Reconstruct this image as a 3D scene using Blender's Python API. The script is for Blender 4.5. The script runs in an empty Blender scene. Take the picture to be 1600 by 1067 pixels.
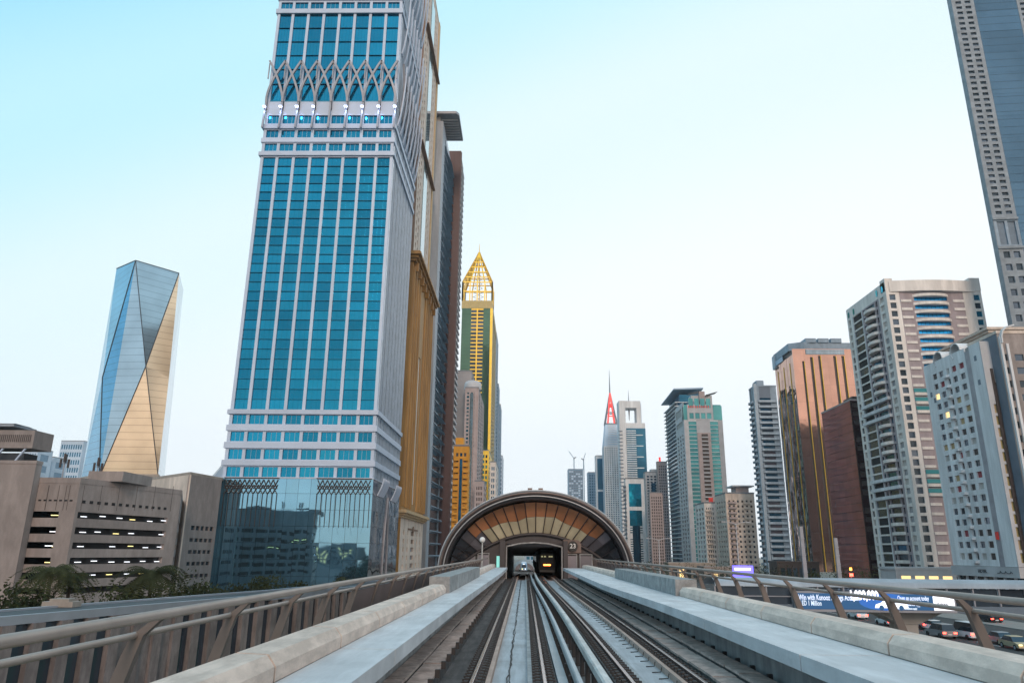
import bpy, math, random
from mathutils import Vector, Matrix
random.seed(7)
S = bpy.context.scene
COL = S.collection
PI = math.pi
# ------------------------------------------------------------------ camera
CAM_H = 2.44                     # metres above the rail heads (z = 0)
G = -8.0                         # street level
FPX = 1133.466                   # focal length in pixels of a 1600 px wide frame
def _n(v): return Vector(v).normalized()
_d1 = _n((20/FPX, -328.5/FPX, -1)); _d2 = Vector((42/FPX, 3913.5/FPX, -1)).normalized()
_d2 = (_d2 - _d1*_d1.dot(_d2)).normalized(); _dx = _d1.cross(_d2)
W2C = Matrix(((_dx[0], _d1[0], _d2[0]), (_dx[1], _d1[1], _d2[1]), (_dx[2], _d1[2], _d2[2])))
C2W = W2C.transposed()
CP = Vector((0, 0, CAM_H))
def U(px, py, X=None, Y=None, Z=None):
    d = C2W @ Vector(((px-800)/FPX, -(py-533.5)/FPX, -1))
    if Y is not None: t = (Y-CP[1])/d[1]
    elif X is not None: t = (X-CP[0])/d[0]
    else: t = (Z-CP[2])/d[2]
    return CP + d*t
cam = bpy.data.objects.new('camera', bpy.data.cameras.new('camera')); COL.objects.link(cam)
cam.matrix_world = Matrix.Translation(CP) @ C2W.to_4x4()
cam.data.sensor_width = 36; cam.data.lens = 36*FPX/1600; cam.data.clip_end = 9000; cam.data.clip_start = .1
S.camera = cam
# ------------------------------------------------------------------ sky, sun, exposure
SUN_EL, SUN_AZ, GLOW_AZ = 25.0, 174.0, 166.0      # degrees; azimuth clockwise from +Y: the low veiled sun and the glow are behind the camera
w = bpy.data.worlds.new('World'); S.world = w; w.use_nodes = True
nt = w.node_tree; N = nt.nodes; L = nt.links; N.clear()
def nd(t, **k):
    n = N.new(t)
    for a, b in k.items(): setattr(n, a, b)
    return n
def mth(op, a, b=None, clamp=False):
    n = nd('ShaderNodeMath', operation=op, use_clamp=clamp)
    for i, v in enumerate((a, b)):
        if v is None: continue
        if isinstance(v, (int, float)): n.inputs[i].default_value = v
        else: L.new(v, n.inputs[i])
    return n.outputs[0]
tc = nd('ShaderNodeTexCoord')
def dotn(vec):
    n = nd('ShaderNodeVectorMath', operation='DOT_PRODUCT'); L.new(tc.outputs['Generated'], n.inputs[0]); n.inputs[1].default_value = vec
    return n.outputs['Value']
def az(a, e=0): return (math.sin(math.radians(a))*math.cos(math.radians(e)), math.cos(math.radians(a))*math.cos(math.radians(e)), math.sin(math.radians(e)))
a_ = dotn(az(35)); z_ = dotn((0, 0, 1))
zc = mth('MAXIMUM', z_, 0.0)
t_ = mth('ADD', mth('MULTIPLY', a_, 0.86), mth('MULTIPLY', zc, -1.25)); t_ = mth('ADD', t_, 0.66, True)
ramp = nd('ShaderNodeValToRGB'); L.new(t_, ramp.inputs[0])
cr = ramp.color_ramp; cr.interpolation = 'EASE'
stops = [(0, (.26, .66, .89)), (.30, (.50, .81, .92)), (.60, (.73, .88, .93)), (1, (.88, .93, .95))]
cr.elements[0].position = 0; cr.elements[0].color = stops[0][1]+(1,)
cr.elements[1].position = 1; cr.elements[1].color = stops[-1][1]+(1,)
for p, c in stops[1:-1]:
    e = cr.elements.new(p); e.color = c+(1,)
# low pinkish haze along the whole horizon
def mixc(f, a, b):
    n = nd('ShaderNodeMix', data_type='RGBA'); L.new(f, n.inputs[0])
    for i, v in ((6, a), (7, b)):
        if isinstance(v, tuple): n.inputs[i].default_value = v+(1,)
        else: L.new(v, n.inputs[i])
    return n.outputs[2]
hz_ = mth('POWER', mth('SUBTRACT', 1.0, mth('MULTIPLY', zc, 3.2), True), 1.6)
c1 = mixc(mth('MULTIPLY', hz_, 0.7), ramp.outputs[0], (.78, .83, .90))
# sunset glow behind the camera: the whole sky there is paler and warmer
b_ = mth('MULTIPLY', mth('MAXIMUM', dotn(az(GLOW_AZ, 15)), 0.0), .75, True)
c1 = mixc(b_, c1, (.88, .82, .79))
g_ = mth('POWER', mth('MAXIMUM', dotn(az(GLOW_AZ, 2)), 0.0), 5.0)
gl = mth('MULTIPLY', g_, mth('POWER', mth('SUBTRACT', 1.0, mth('MULTIPLY', zc, 1.25), True), 1.6))
c2 = mixc(mth('MULTIPLY', gl, 0.95), c1, (1.12, .84, .64))
sky = nd('ShaderNodeTexSky', sky_type='NISHITA', sun_disc=False)
sky.sun_elevation = math.radians(SUN_EL); sky.sun_rotation = math.radians(SUN_AZ); sky.dust_density = 1
# the texture sky is bright; a tenth of it is mixed into the gradient of the hazy dusk sky
add = nd('ShaderNodeMix', data_type='RGBA', blend_type='MIX'); add.inputs[0].default_value = .06
mul = nd('ShaderNodeVectorMath', operation='SCALE'); L.new(c2, mul.inputs[0]); mul.inputs['Scale'].default_value = 10
L.new(mul.outputs[0], add.inputs[6]); L.new(sky.outputs[0], add.inputs[7])
bg = nd('ShaderNodeBackground'); L.new(add.outputs[2], bg.inputs[0]); bg.inputs[1].default_value = 0.1
out = nd('ShaderNodeOutputWorld'); L.new(bg.outputs[0], out.inputs[0])
sl = bpy.data.lights.new('sun', 'SUN'); sl.energy = 1.1; sl.angle = math.radians(14); sl.color = (1, .74, .56)
so = bpy.data.objects.new('sun', sl); COL.objects.link(so)
so.rotation_euler = Vector(az(SUN_AZ, SUN_EL)).to_track_quat('Z', 'Y').to_euler()
S.view_settings.view_transform = 'Standard'; S.view_settings.look = 'None'
S.view_settings.exposure = 0.27; S.view_settings.gamma = 1; S.view_settings.use_curve_mapping = False
# ------------------------------------------------------------------ materials
MT = {}
def mat(name, col, rough=.75, metal=0.0, var=.12, scale=.6, bump=.0, bscale=3.0, rnd=.06, emit=None, es=0, streak=0.0, spec=.5, grime=.0, gscale=2.2, gstr=(1, 1, 1)):
    m = bpy.data.materials.new(name); m.use_nodes = True; MT[name] = m
    n = m.node_tree.nodes; l = m.node_tree.links; b = n['Principled BSDF']
    b.inputs['Roughness'].default_value = rough; b.inputs['Metallic'].default_value = metal
    b.inputs['Specular IOR Level'].default_value = spec
    t = n.new('ShaderNodeTexCoord'); geo = n.new('ShaderNodeNewGeometry'); oi = n.new('ShaderNodeObjectInfo')
    nz = n.new('ShaderNodeTexNoise'); nz.inputs['Scale'].default_value = scale; nz.inputs['Detail'].default_value = 5
    mp = n.new('ShaderNodeMapping'); l.new(geo.outputs['Position'], mp.inputs[0]); l.new(mp.outputs[0], nz.inputs['Vector'])
    if streak: mp.inputs['Scale'].default_value = (1, 1, streak)
    ma = n.new('ShaderNodeMapRange'); ma.inputs['From Min'].default_value = .3; ma.inputs['From Max'].default_value = .7
    ma.inputs['To Min'].default_value = 1-var; ma.inputs['To Max'].default_value = 1+var; l.new(nz.outputs['Fac'], ma.inputs['Value'])
    mr = n.new('ShaderNodeMapRange'); mr.inputs['To Min'].default_value = 1-rnd; mr.inputs['To Max'].default_value = 1+rnd; l.new(oi.outputs['Random'], mr.inputs['Value'])
    mm = n.new('ShaderNodeMath'); mm.operation = 'MULTIPLY'; l.new(ma.outputs[0], mm.inputs[0]); l.new(mr.outputs[0], mm.inputs[1])
    if grime:                                  # stains, drips and wheel dust
        g1 = n.new('ShaderNodeMapping'); g1.inputs['Scale'].default_value = gstr; l.new(geo.outputs['Position'], g1.inputs[0])
        g2 = n.new('ShaderNodeTexNoise'); g2.inputs['Scale'].default_value = gscale; g2.inputs['Detail'].default_value = 9; g2.inputs['Roughness'].default_value = .68; l.new(g1.outputs[0], g2.inputs['Vector'])
        g3 = n.new('ShaderNodeMapRange'); g3.inputs['From Min'].default_value = .42; g3.inputs['From Max'].default_value = .62; g3.inputs['To Min'].default_value = 1-grime; g3.inputs['To Max'].default_value = 1.04; l.new(g2.outputs['Fac'], g3.inputs['Value'])
        g4 = n.new('ShaderNodeMath'); g4.operation = 'MULTIPLY'; l.new(mm.outputs[0], g4.inputs[0]); l.new(g3.outputs[0], g4.inputs[1]); mm = g4
    vs = n.new('ShaderNodeVectorMath'); vs.operation = 'SCALE'; vs.inputs[0].default_value = col; l.new(mm.outputs[0], vs.inputs['Scale'])
    l.new(vs.outputs[0], b.inputs['Base Color'])
    if bump:
        nb = n.new('ShaderNodeTexNoise'); nb.inputs['Scale'].default_value = bscale; nb.inputs['Detail'].default_value = 4; l.new(geo.outputs['Position'], nb.inputs['Vector'])
        bp = n.new('ShaderNodeBump'); bp.inputs['Strength'].default_value = bump; bp.inputs['Distance'].default_value = .1; l.new(nb.outputs['Fac'], bp.inputs['Height']); l.new(bp.outputs[0], b.inputs['Normal'])
    if emit: b.inputs['Emission Color'].default_value = emit+(1,); b.inputs['Emission Strength'].default_value = es
    return m
def glass(name, col, rough=.06, metal=.85, wave=.10, wscale=.12, jit=.02, rnd=.14, seam=None, lit=0):
    """coated facade glass: tinted mirror, slightly wavy, every pane tilted a little differently"""
    m = bpy.data.materials.new(name); m.use_nodes = True; MT[name] = m
    n = m.node_tree.nodes; l = m.node_tree.links; b = n['Principled BSDF']
    b.inputs['Roughness'].default_value = rough; b.inputs['Metallic'].default_value = metal
    geo = n.new('ShaderNodeNewGeometry'); oi = n.new('ShaderNodeObjectInfo')
    mr = n.new('ShaderNodeMapRange'); mr.inputs['To Min'].default_value = 1-rnd; mr.inputs['To Max'].default_value = 1+rnd; l.new(oi.outputs['Random'], mr.inputs['Value'])
    nz = n.new('ShaderNodeTexNoise'); nz.inputs['Scale'].default_value = .05; nz.inputs['Detail'].default_value = 3; l.new(geo.outputs['Position'], nz.inputs['Vector'])
    m2 = n.new('ShaderNodeMapRange'); m2.inputs['From Min'].default_value = .3; m2.inputs['From Max'].default_value = .7; m2.inputs['To Min'].default_value = .85; m2.inputs['To Max'].default_value = 1.15; l.new(nz.outputs['Fac'], m2.inputs['Value'])
    mm = n.new('ShaderNodeMath'); mm.operation = 'MULTIPLY'; l.new(mr.outputs[0], mm.inputs[0]); l.new(m2.outputs[0], mm.inputs[1])
    fac = mm.outputs[0]
    if seam:                                   # fine mullion lines: (metres across, metres up)
        sx = n.new('ShaderNodeSeparateXYZ'); l.new(geo.outputs['Position'], sx.inputs[0])
        def line(src, per, wd):
            a = n.new('ShaderNodeMath'); a.operation = 'DIVIDE'; l.new(src, a.inputs[0]); a.inputs[1].default_value = per
            f = n.new('ShaderNodeMath'); f.operation = 'FRACT'; l.new(a.outputs[0], f.inputs[0])
            g = n.new('ShaderNodeMath'); g.operation = 'GREATER_THAN'; l.new(f.outputs[0], g.inputs[0]); g.inputs[1].default_value = wd
            h = n.new('ShaderNodeMath'); h.operation = 'MULTIPLY_ADD'; l.new(g.outputs[0], h.inputs[0]); h.inputs[1].default_value = .45; h.inputs[2].default_value = .55
            return h.outputs[0]
        for o, per, wd in ((sx.outputs[0], seam[0], .05), (sx.outputs[2], seam[1], .07)):
            if per:
                q = n.new('ShaderNodeMath'); q.operation = 'MULTIPLY'; l.new(fac, q.inputs[0]); l.new(line(o, per, wd), q.inputs[1]); fac = q.outputs[0]
    vs = n.new('ShaderNodeVectorMath'); vs.operation = 'SCALE'; vs.inputs[0].default_value = col; l.new(fac, vs.inputs['Scale'])
    l.new(vs.outputs[0], b.inputs['Base Color'])
    nb = n.new('ShaderNodeTexNoise'); nb.inputs['Scale'].default_value = wscale; nb.inputs['Detail'].default_value = 2; l.new(geo.outputs['Position'], nb.inputs['Vector'])
    bp = n.new('ShaderNodeBump'); bp.inputs['Strength'].default_value = wave; bp.inputs['Distance'].default_value = 1; l.new(nb.outputs['Fac'], bp.inputs['Height'])
    wn = n.new('ShaderNodeTexWhiteNoise'); wn.noise_dimensions = '1D'; l.new(oi.outputs['Random'], wn.inputs['W'])
    sb = n.new('ShaderNodeVectorMath'); sb.operation = 'SUBTRACT'; l.new(wn.outputs['Color'], sb.inputs[0]); sb.inputs[1].default_value = (.5, .5, .5)
    sc = n.new('ShaderNodeVectorMath'); sc.operation = 'SCALE'; l.new(sb.outputs[0], sc.inputs[0]); sc.inputs['Scale'].default_value = jit
    ad = n.new('ShaderNodeVectorMath'); ad.operation = 'ADD'; l.new(bp.outputs[0], ad.inputs[0]); l.new(sc.outputs[0], ad.inputs[1])
    no = n.new('ShaderNodeVectorMath'); no.operation = 'NORMALIZE'; l.new(ad.outputs[0], no.inputs[0]); l.new(no.outputs[0], b.inputs['Normal'])
    if lit: b.inputs['Emission Color'].default_value = (1, .7, .3, 1); b.inputs['Emission Strength'].default_value = lit
    return m
def emis(name, col, s):
    m = bpy.data.materials.new(name); m.use_nodes = True; MT[name] = m
    b = m.node_tree.nodes['Principled BSDF']; b.inputs['Base Color'].default_value = tuple(min(1, c) for c in col)+(1,)
    b.inputs['Emission Color'].default_value = col+(1,); b.inputs['Emission Strength'].default_value = s; b.inputs['Roughness'].default_value = .4
    return m
# ------------------------------------------------------------------ mesh helpers
class MB:
    def __init__(s): s.v = []; s.f = []; s.m = []; s.sm = []
    def add(s, vs, fs, mi=0, smooth=False):
        o = len(s.v); s.v += [tuple(v) for v in vs]; s.f += [tuple(i+o for i in f) for f in fs]; s.m += [mi]*len(fs); s.sm += [smooth]*len(fs); return s
    def box(s, x0, x1, y0, y1, z0, z1, mi=0, M=None):
        vs = [Vector((x, y, z)) for z in (z0, z1) for x, y in ((x0, y0), (x1, y0), (x1, y1), (x0, y1))]
        if M: vs = [M @ v for v in vs]
        return s.add(vs, [(3, 2, 1, 0), (4, 5, 6, 7), (0, 1, 5, 4), (1, 2, 6, 5), (2, 3, 7, 6), (3, 0, 4, 7)], mi)
    def prism(s, pts, z0, z1, mi=0, top=None, smooth=False):
        n = len(pts); top = top or pts
        vs = [(p[0], p[1], z0) for p in pts]+[(p[0], p[1], z1) for p in top]
        s.add(vs, [tuple(reversed(range(n))), tuple(range(n, 2*n))], mi)
        o = len(s.v)-2*n
        for i in range(n):
            j = (i+1) % n; s.f.append((o+i, o+j, o+n+j, o+n+i)); s.m.append(mi); s.sm.append(smooth)
        return s
    def loft(s, rings, closed=True, caps=False, mi=0, smooth=False):
        n = len(rings[0]); vs = [p for r in rings for p in r]; fs = []
        for k in range(len(rings)-1):
            for i in range(n if closed else n-1):
                j = (i+1) % n; fs.append((k*n+i, k*n+j, (k+1)*n+j, (k+1)*n+i))
        s.add(vs, fs, mi, smooth)
        if caps: s.add(rings[0], [tuple(reversed(range(n)))], mi); s.add(rings[-1], [tuple(range(n))], mi)
        return s
    def tube(s, pts, r, n=6, mi=0, caps=True, smooth=True):
        pts = [Vector(p) for p in pts]; rings = []
        for i, p in enumerate(pts):
            t = (pts[min(i+1, len(pts)-1)]-pts[max(i-1, 0)]).normalized()
            a = t.cross(Vector((0, 0, 1))); a = t.cross(Vector((0, 1, 0))) if a.length < .05 else a
            a.normalize(); b = a.cross(t)
            rr = r[i] if isinstance(r, (list, tuple)) else r
            rings.append([p+(a*math.cos(2*PI*k/n)+b*math.sin(2*PI*k/n))*rr for k in range(n)])
        return s.loft(rings, True, caps, mi, smooth)
    def bar(s, a, b, wd, ht, mi=0):
        a = Vector(a); b = Vector(b); t = (b-a).normalized()
        x = t.cross(Vector((0, 1, 0))); x = t.cross(Vector((1, 0, 0))) if x.length < .05 else x
        x.normalize(); y = x.cross(t).normalized()
        r = [[p+x*sx*wd/2+y*sy*ht/2 for sx, sy in ((-1, -1), (1, -1), (1, 1), (-1, 1))] for p in (a, b)]
        return s.loft(r, True, True, mi)
    def mesh(s, name, mats):
        me = bpy.data.meshes.new(name); me.from_pydata(s.v, [], s.f)
        for m in (mats if isinstance(mats, (list, tuple)) else [mats]): me.materials.append(MT[m] if isinstance(m, str) else m)
        me.polygons.foreach_set('material_index', s.m); me.polygons.foreach_set('use_smooth', s.sm); me.update(); return me
    def build(s, name, mats, parent=None, kind=None, loc=None, rz=0):
        return put(s.mesh(name, mats), name, parent, loc, rz, kind)
def put(me, name, parent=None, loc=None, rz=0, kind=None):
    o = bpy.data.objects.new(name, me); COL.objects.link(o)
    if parent: o.parent = parent
    if loc is not None: o.location = loc
    if rz: o.rotation_euler = (0, 0, rz)
    if kind: o['kind'] = kind
    return o
def thing(name, label, cat, loc=(0, 0, 0), group=None, rz=0):
    o = bpy.data.objects.new(name, None); COL.objects.link(o); o.location = loc; o.rotation_euler = (0, 0, rz)
    o['label'] = label; o['category'] = cat; o.empty_display_size = .5
    if group: o['group'] = group
    return o
def tag(o, label, cat, group=None):
    o['label'] = label; o['category'] = cat
    if group: o['group'] = group
    return o
def struct(o): o['kind'] = 'structure'; return o
def copy_tree(o, parent=None):
    c = o.copy(); COL.objects.link(c); c.parent = parent
    for ch in list(o.children): copy_tree(ch, c)
    return c
def text_mesh(txt, size, depth, m, name, parent, M, align='CENTER', bold=0, sx=1):
    cu = bpy.data.curves.new(name, 'FONT'); cu.body = txt; cu.size = size; cu.extrude = depth; cu.align_x = align; cu.align_y = 'CENTER'; cu.offset = bold; cu.resolution_u = 3
    t = bpy.data.objects.new('tmp_text', cu); COL.objects.link(t)
    me = bpy.data.meshes.new_from_object(t.evaluated_get(bpy.context.evaluated_depsgraph_get())); bpy.data.objects.remove(t)
    me.transform(Matrix.Diagonal((sx, 1, 1, 1))); me.transform(M); me.materials.clear(); me.materials.append(MT[m]); me.name = name
    return put(me, name, parent)
FRONT = Matrix.Rotation(PI/2, 4, 'X')          # letters that face -Y
# ------------------------------------------------------------------ towers
def inset(pts, d):
    n = len(pts); out = []
    for i in range(n):
        p0, p1, p2 = Vector(pts[i-1]), Vector(pts[i]), Vector(pts[(i+1) % n])
        e1 = (p1-p0).normalized(); e2 = (p2-p1).normalized()
        n1 = Vector((-e1.y, e1.x)); n2 = Vector((-e2.y, e2.x)); k = (n1+n2); k = k/(k.dot(n1))
        out.append(p1+k*d)
    return out
_cache = {}
class Tower:
    """pts: footprint, counter-clockwise seen from above, world metres; heights above the street"""
    def __init__(s, name, label, cat, pts, top, core='dark', d=.3, group=None, cap=None, z0=0, caph=.8, over=.15, base=None):
        s.o = Vector(pts[0]); s.root = thing(name, label, cat, (pts[0][0], pts[0][1], G if base is None else base), group)
        s.p = [Vector(p)-s.o for p in pts]; s.top = top; s.d = d; s.cnt = {}
        MB().prism(inset(s.p, d), z0, top-.02).build('wall', core, s.root)
        if cap: MB().prism(inset(s.p, -over), top, top+caph).build('roof', cap, s.root)
    def W(s, i): return (s.p[(i+1) % len(s.p)]-s.p[i]).length
    def place(s, me, name, i, u=0, v=0, z=0, kind=None):
        a, b = s.p[i], s.p[(i+1) % len(s.p)]; e = (b-a).normalized(); nn = Vector((-e.y, e.x))
        q = a+e*u+nn*v
        return put(me, name, s.root, (q.x, q.y, z), math.atan2(e.y, e.x), kind)
    def raw(s, mb, name, mats, i=0, kind=None): return s.place(mb.mesh(name, mats), name, i, 0, 0, 0, kind)
    def facade(s, i, cols, rows, wall='concrete', pane=('glass_dark',), z0=0, z1=None, u0=None, u1=None, d=None, span=None, joined=False, name='window', deep=.06, mull=None, lit=None, skip=None, wname='facade_panel'):
        d = d or s.d; z1 = s.top if z1 is None else z1; Wd = s.W(i); u0 = 0 if u0 is None else u0; u1 = Wd if u1 is None else u1
        cols = sorted(cols); rows = sorted(rows); w = MB(); last = u0
        for a, b in cols+[(u1, u1)]:
            if a-last > .02:
                if joined: w.box(last, a, 0, d, z0, z1)
                else: s.place(MB().box(0, a-last, 0, d, z0, z1).mesh('pier' if cols else wname, wall), 'pier' if cols else wname, i, last)
            last = b
        if w.f: s.raw(w, 'piers', wall, i, 'stuff')
        w = MB(); dd = d-.06 if span else d
        for a, b in cols:
            zl = z0
            for ra, rb in rows+[(z1, z1)]:
                if ra-zl > .02:
                    if joined or s.cnt.get('spandrel', 0) >= 300: w.box(a, b, d-dd, d, zl, ra)
                    else:
                        key = ('sp', round(b-a, 2), round(ra-zl, 2), round(d, 2), span or wall, bool(span)); s.cnt['spandrel'] = s.cnt.get('spandrel', 0)+1
                        if key not in _cache: _cache[key] = MB().box(0, b-a, d-dd, d, 0, ra-zl).mesh('spandrel', span or wall)
                        s.place(_cache[key], 'spandrel', i, a, 0, zl)
                zl = rb
        if w.f: s.raw(w, 'spandrel', span or wall, i, 'stuff')
        allp = [(a, b, ra, rb) for ra, rb in rows for a, b in cols if not (skip and skip(a, ra))]
        if joined: single, rest = [], allp
        else:
            room = 300-s.cnt.get(name, 0); single, rest = allp[:room], allp[room:]; s.cnt[name] = s.cnt.get(name, 0)+len(single)
        for a, b, ra, rb in single:
            pm = random.choice(pane)
            if lit and random.random() < lit[1]: pm = lit[0]
            key = (round(b-a, 2), round(rb-ra, 2), pm, round(deep, 2), mull)
            if key not in _cache:
                q = MB().box(0, b-a, -deep, 0, 0, rb-ra)
                if mull:
                    for k in range(1, mull[0]): xx = (b-a)*k/mull[0]; q.box(xx-mull[1]/2, xx+mull[1]/2, -deep-.06, -deep-.002, 0, rb-ra, 1)
                _cache[key] = q.mesh(name, [pm]+([mull[2]] if mull else []))
            s.place(_cache[key], name, i, a, d-.01, ra)
        if rest:
            ms = list(pane)+([lit[0]] if lit else []); q = MB()
            for a, b, ra, rb in rest:
                k = random.randrange(len(pane))
                if lit and random.random() < lit[1]: k = len(pane)
                q.box(a, b, d-deep-.01, d-.01, ra, rb, k)
                if mull:
                    for kk in range(1, mull[0]): xx = a+(b-a)*kk/mull[0]; q.box(xx-mull[1]/2, xx+mull[1]/2, d-deep-.07, d-deep-.012, ra, rb, len(ms))
            s.raw(q, name, ms+([mull[2]] if mull else []), i, 'stuff')
def reg(a, b, n, fill=.6):
    """n equal openings between a and b, each taking the share `fill` of its bay"""
    p = (b-a)/n; return [(a+p*(k+.5-fill/2), a+p*(k+.5+fill/2)) for k in range(n)]
def rect(x0, x1, y0, y1): return [(x0, y0), (x1, y0), (x1, y1), (x0, y1)]
def X_(px, py, Y): return U(px, py, Y=Y).x
def H_(px, py, Y): return U(px, py, Y=Y).z-G
def Yr(px, py, X): return U(px, py, X=X).y
# ------------------------------------------------------------------ material list
mat('dark', (.03, .035, .045), .5); mat('dark_brown', (.05, .035, .032), .5)
mat('concrete', (.34, .33, .32), .8, streak=.2); mat('concrete_pink', (.31, .265, .25), .85, scale=.25, streak=.3, var=.16, grime=.16, gscale=.7, gstr=(1, 1, .4))
mat('concrete_beige', (.36, .31, .27), .85, scale=.2, grime=.2, gscale=.6, gstr=(1, 1, .2)); mat('cream', (.68, .57, .49), .8, scale=.25, grime=.2, gscale=.5, gstr=(1, 1, .2)); mat('cream_white', (.80, .75, .71), .75, scale=.2, streak=.3, grime=.14, gscale=.5, gstr=(1, 1, .15))
mat('white_blue', (.72, .73, .75), .7, scale=.15, streak=.3, var=.1, grime=.16, gscale=.5, gstr=(1, 1, .12)); mat('mauve', (.40, .34, .36), .8, scale=.15, streak=.3, grime=.15, gscale=.5, gstr=(1, 1, .2)); mat('band_white', (.46, .54, .67), .45, .1, scale=.2, var=.06)
mat('silver', (.42, .46, .53), .35, .5, var=.08); mat('fin', (.34, .44, .55), .35, .5, rnd=.03); mat('rib_grey', (.30, .31, .35), .5, .3)
mat('teal_span', (.010, .19, .32), .4, .4); mat('brown_wall', (.20, .12, .08), .7); mat('ochre', (.42, .22, .06), .6, scale=.3, streak=.1, grime=.3, gscale=.5, gstr=(1, 1, .1)); mat('gold_stone', (.5, .36, .2), .6, scale=.3)
mat('maroon', (.075, .035, .035), .5, .1, scale=.1, streak=.2, grime=.25, gscale=.5, gstr=(1, 1, .1)); mat('grey_pink', (.36, .33, .33), .8, scale=.1); mat('grey_wall', (.33, .37, .42), .55, .1, scale=.1, streak=.2, grime=.15, gscale=.4, gstr=(1, 1, .15))
mat('yellow_wall', (.62, .30, .03), .7, scale=.3); mat('gold_paint', (.85, .55, .04), .4, .2); mat('gold_band', (.42, .33, .14), .6, .2); mat('pink_grey', (.42, .34, .33), .7, scale=.3)
mat('slate', (.13, .17, .22), .6, scale=.2); mat('blue_grey', (.26, .34, .42), .6, scale=.2, streak=.3, grime=.15, gscale=.5); mat('blue_grey_light', (.40, .49, .57), .6, scale=.2, grime=.18, gscale=.5, gstr=(1, 1, .2)); mat('sky_panel', (.33, .46, .60), .5, .2, scale=.05)
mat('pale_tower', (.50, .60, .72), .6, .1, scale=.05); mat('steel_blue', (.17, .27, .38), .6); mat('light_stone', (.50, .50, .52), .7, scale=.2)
mat('red_paint', (.7, .04, .03), .5); mat('roof_grey', (.22, .23, .25), .8); mat('roof_dark', (.03, .033, .038), .6, scale=.3)
glass('glass_dark', (.10, .13, .17), .1, .7); glass('glass_dark2', (.16, .19, .22), .12, .6); glass('glass_black', (.05, .07, .09), .1, .6)
glass('glass_blue', (.014, .25, .41), .07, .9, wave=.06, jit=.05, rnd=.13); glass('glass_blue2', (.010, .20, .34), .08, .9, wave=.04, jit=.03, rnd=.12)
glass('glass_podium', (.20, .42, .58), .03, .93, wave=.07, wscale=.09, jit=.012, rnd=.05); glass('glass_podium_dark', (.10, .12, .16), .05, .85, wave=.12)
glass('glass_facet', (.42, .55, .64), .12, .7, wave=.05, wscale=.04, jit=0, rnd=0, seam=(0, 4.2)); glass('glass_facet_blue', (.16, .38, .56), .12, .7, wave=.05, wscale=.04, jit=0, rnd=0, seam=(0, 4.2)); glass('glass_facet_sunset', (.92, .70, .48), .14, .45, wave=.05, wscale=.04, jit=0, rnd=0, seam=(0, 4.2))
glass('glass_grey', (.22, .33, .38), .08, .85, rnd=.2); glass('glass_side', (.10, .24, .34), .08, .85, rnd=.1); glass('glass_pale', (.42, .56, .62), .08, .85, rnd=.2)
glass('glass_green', (.10, .19, .13), .1, .8, seam=(0, 3.6)); glass('glass_teal', (.10, .40, .43), .15, .45); glass('glass_teal2', (.13, .46, .48), .15, .45)
glass('glass_cyan', (.01, .36, .55), .08, .85, rnd=.3); glass('glass_balcony', (.02, .36, .75), .1, .75, rnd=.3); glass('glass_navy', (.02, .12, .22), .1, .85); glass('glass_royal', (.02, .16, .28), .15, .5, seam=(0, 4))
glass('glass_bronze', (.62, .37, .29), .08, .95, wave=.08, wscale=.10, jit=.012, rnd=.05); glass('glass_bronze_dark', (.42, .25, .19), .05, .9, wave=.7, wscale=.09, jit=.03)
glass('glass_wine', (.40, .13, .11), .14, .55, wave=.15, wscale=.06, jit=.015, seam=(3, 3.6)); glass('glass_wine2', (.05, .025, .03), .12, .85, wave=.3)
glass('glass_panel_blue', (.09, .17, .25), .15, .8, seam=(0, 3.5)); glass('glass_interior', (.30, .33, .36), .2, .3)
glass('window_warm', (.5, .35, .15), .3, .3, lit=1.2); emis('lamp_white', (.9, .93, 1), 1.6); emis('lamp_yellow', (1, .85, .35), 1.6); emis('lamp_blue', (.55, .65, 1), 6)
emis('lamp_red', (1, .05, .03), 10); emis('lamp_amber', (1, .4, .05), 6); emis('led_orange', (1, .22, .04), 8); emis('red_lit', (.9, .03, .03), .8)
mat('curtain', (.42, .40, .38), .9); mat('curtain_red', (.30, .06, .07), .9); mat('curtain_tan', (.45, .33, .18), .9); mat('opening', (.016, .015, .017), .9); mat('opening_warm', (.05, .035, .04), .9)
mat('leaf', (.04, .05, .022), .95, rnd=.3, spec=.1); mat('palm_leaf', (.05, .055, .025), .95, rnd=.2, spec=.1); mat('bark', (.12, .09, .07), .9); mat('grass', (.07, .09, .035), .9, scale=.5, var=.3)
mat('asphalt', (.045, .047, .05), .85, scale=.4, var=.2, grime=.3); mat('sand', (.28, .24, .2), .95, scale=.1, var=.2); mat('road_paint', (.7, .7, .68), .7); mat('pavement', (.25, .235, .22), .9, scale=.5)
mat('edge_grey', (.27, .31, .35), .7, scale=.3, grime=.2, gscale=.4); mat('stripe_grey', (.20, .175, .175), .85, grime=.35, gscale=1.5, gstr=(1, 1, .3))
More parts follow.
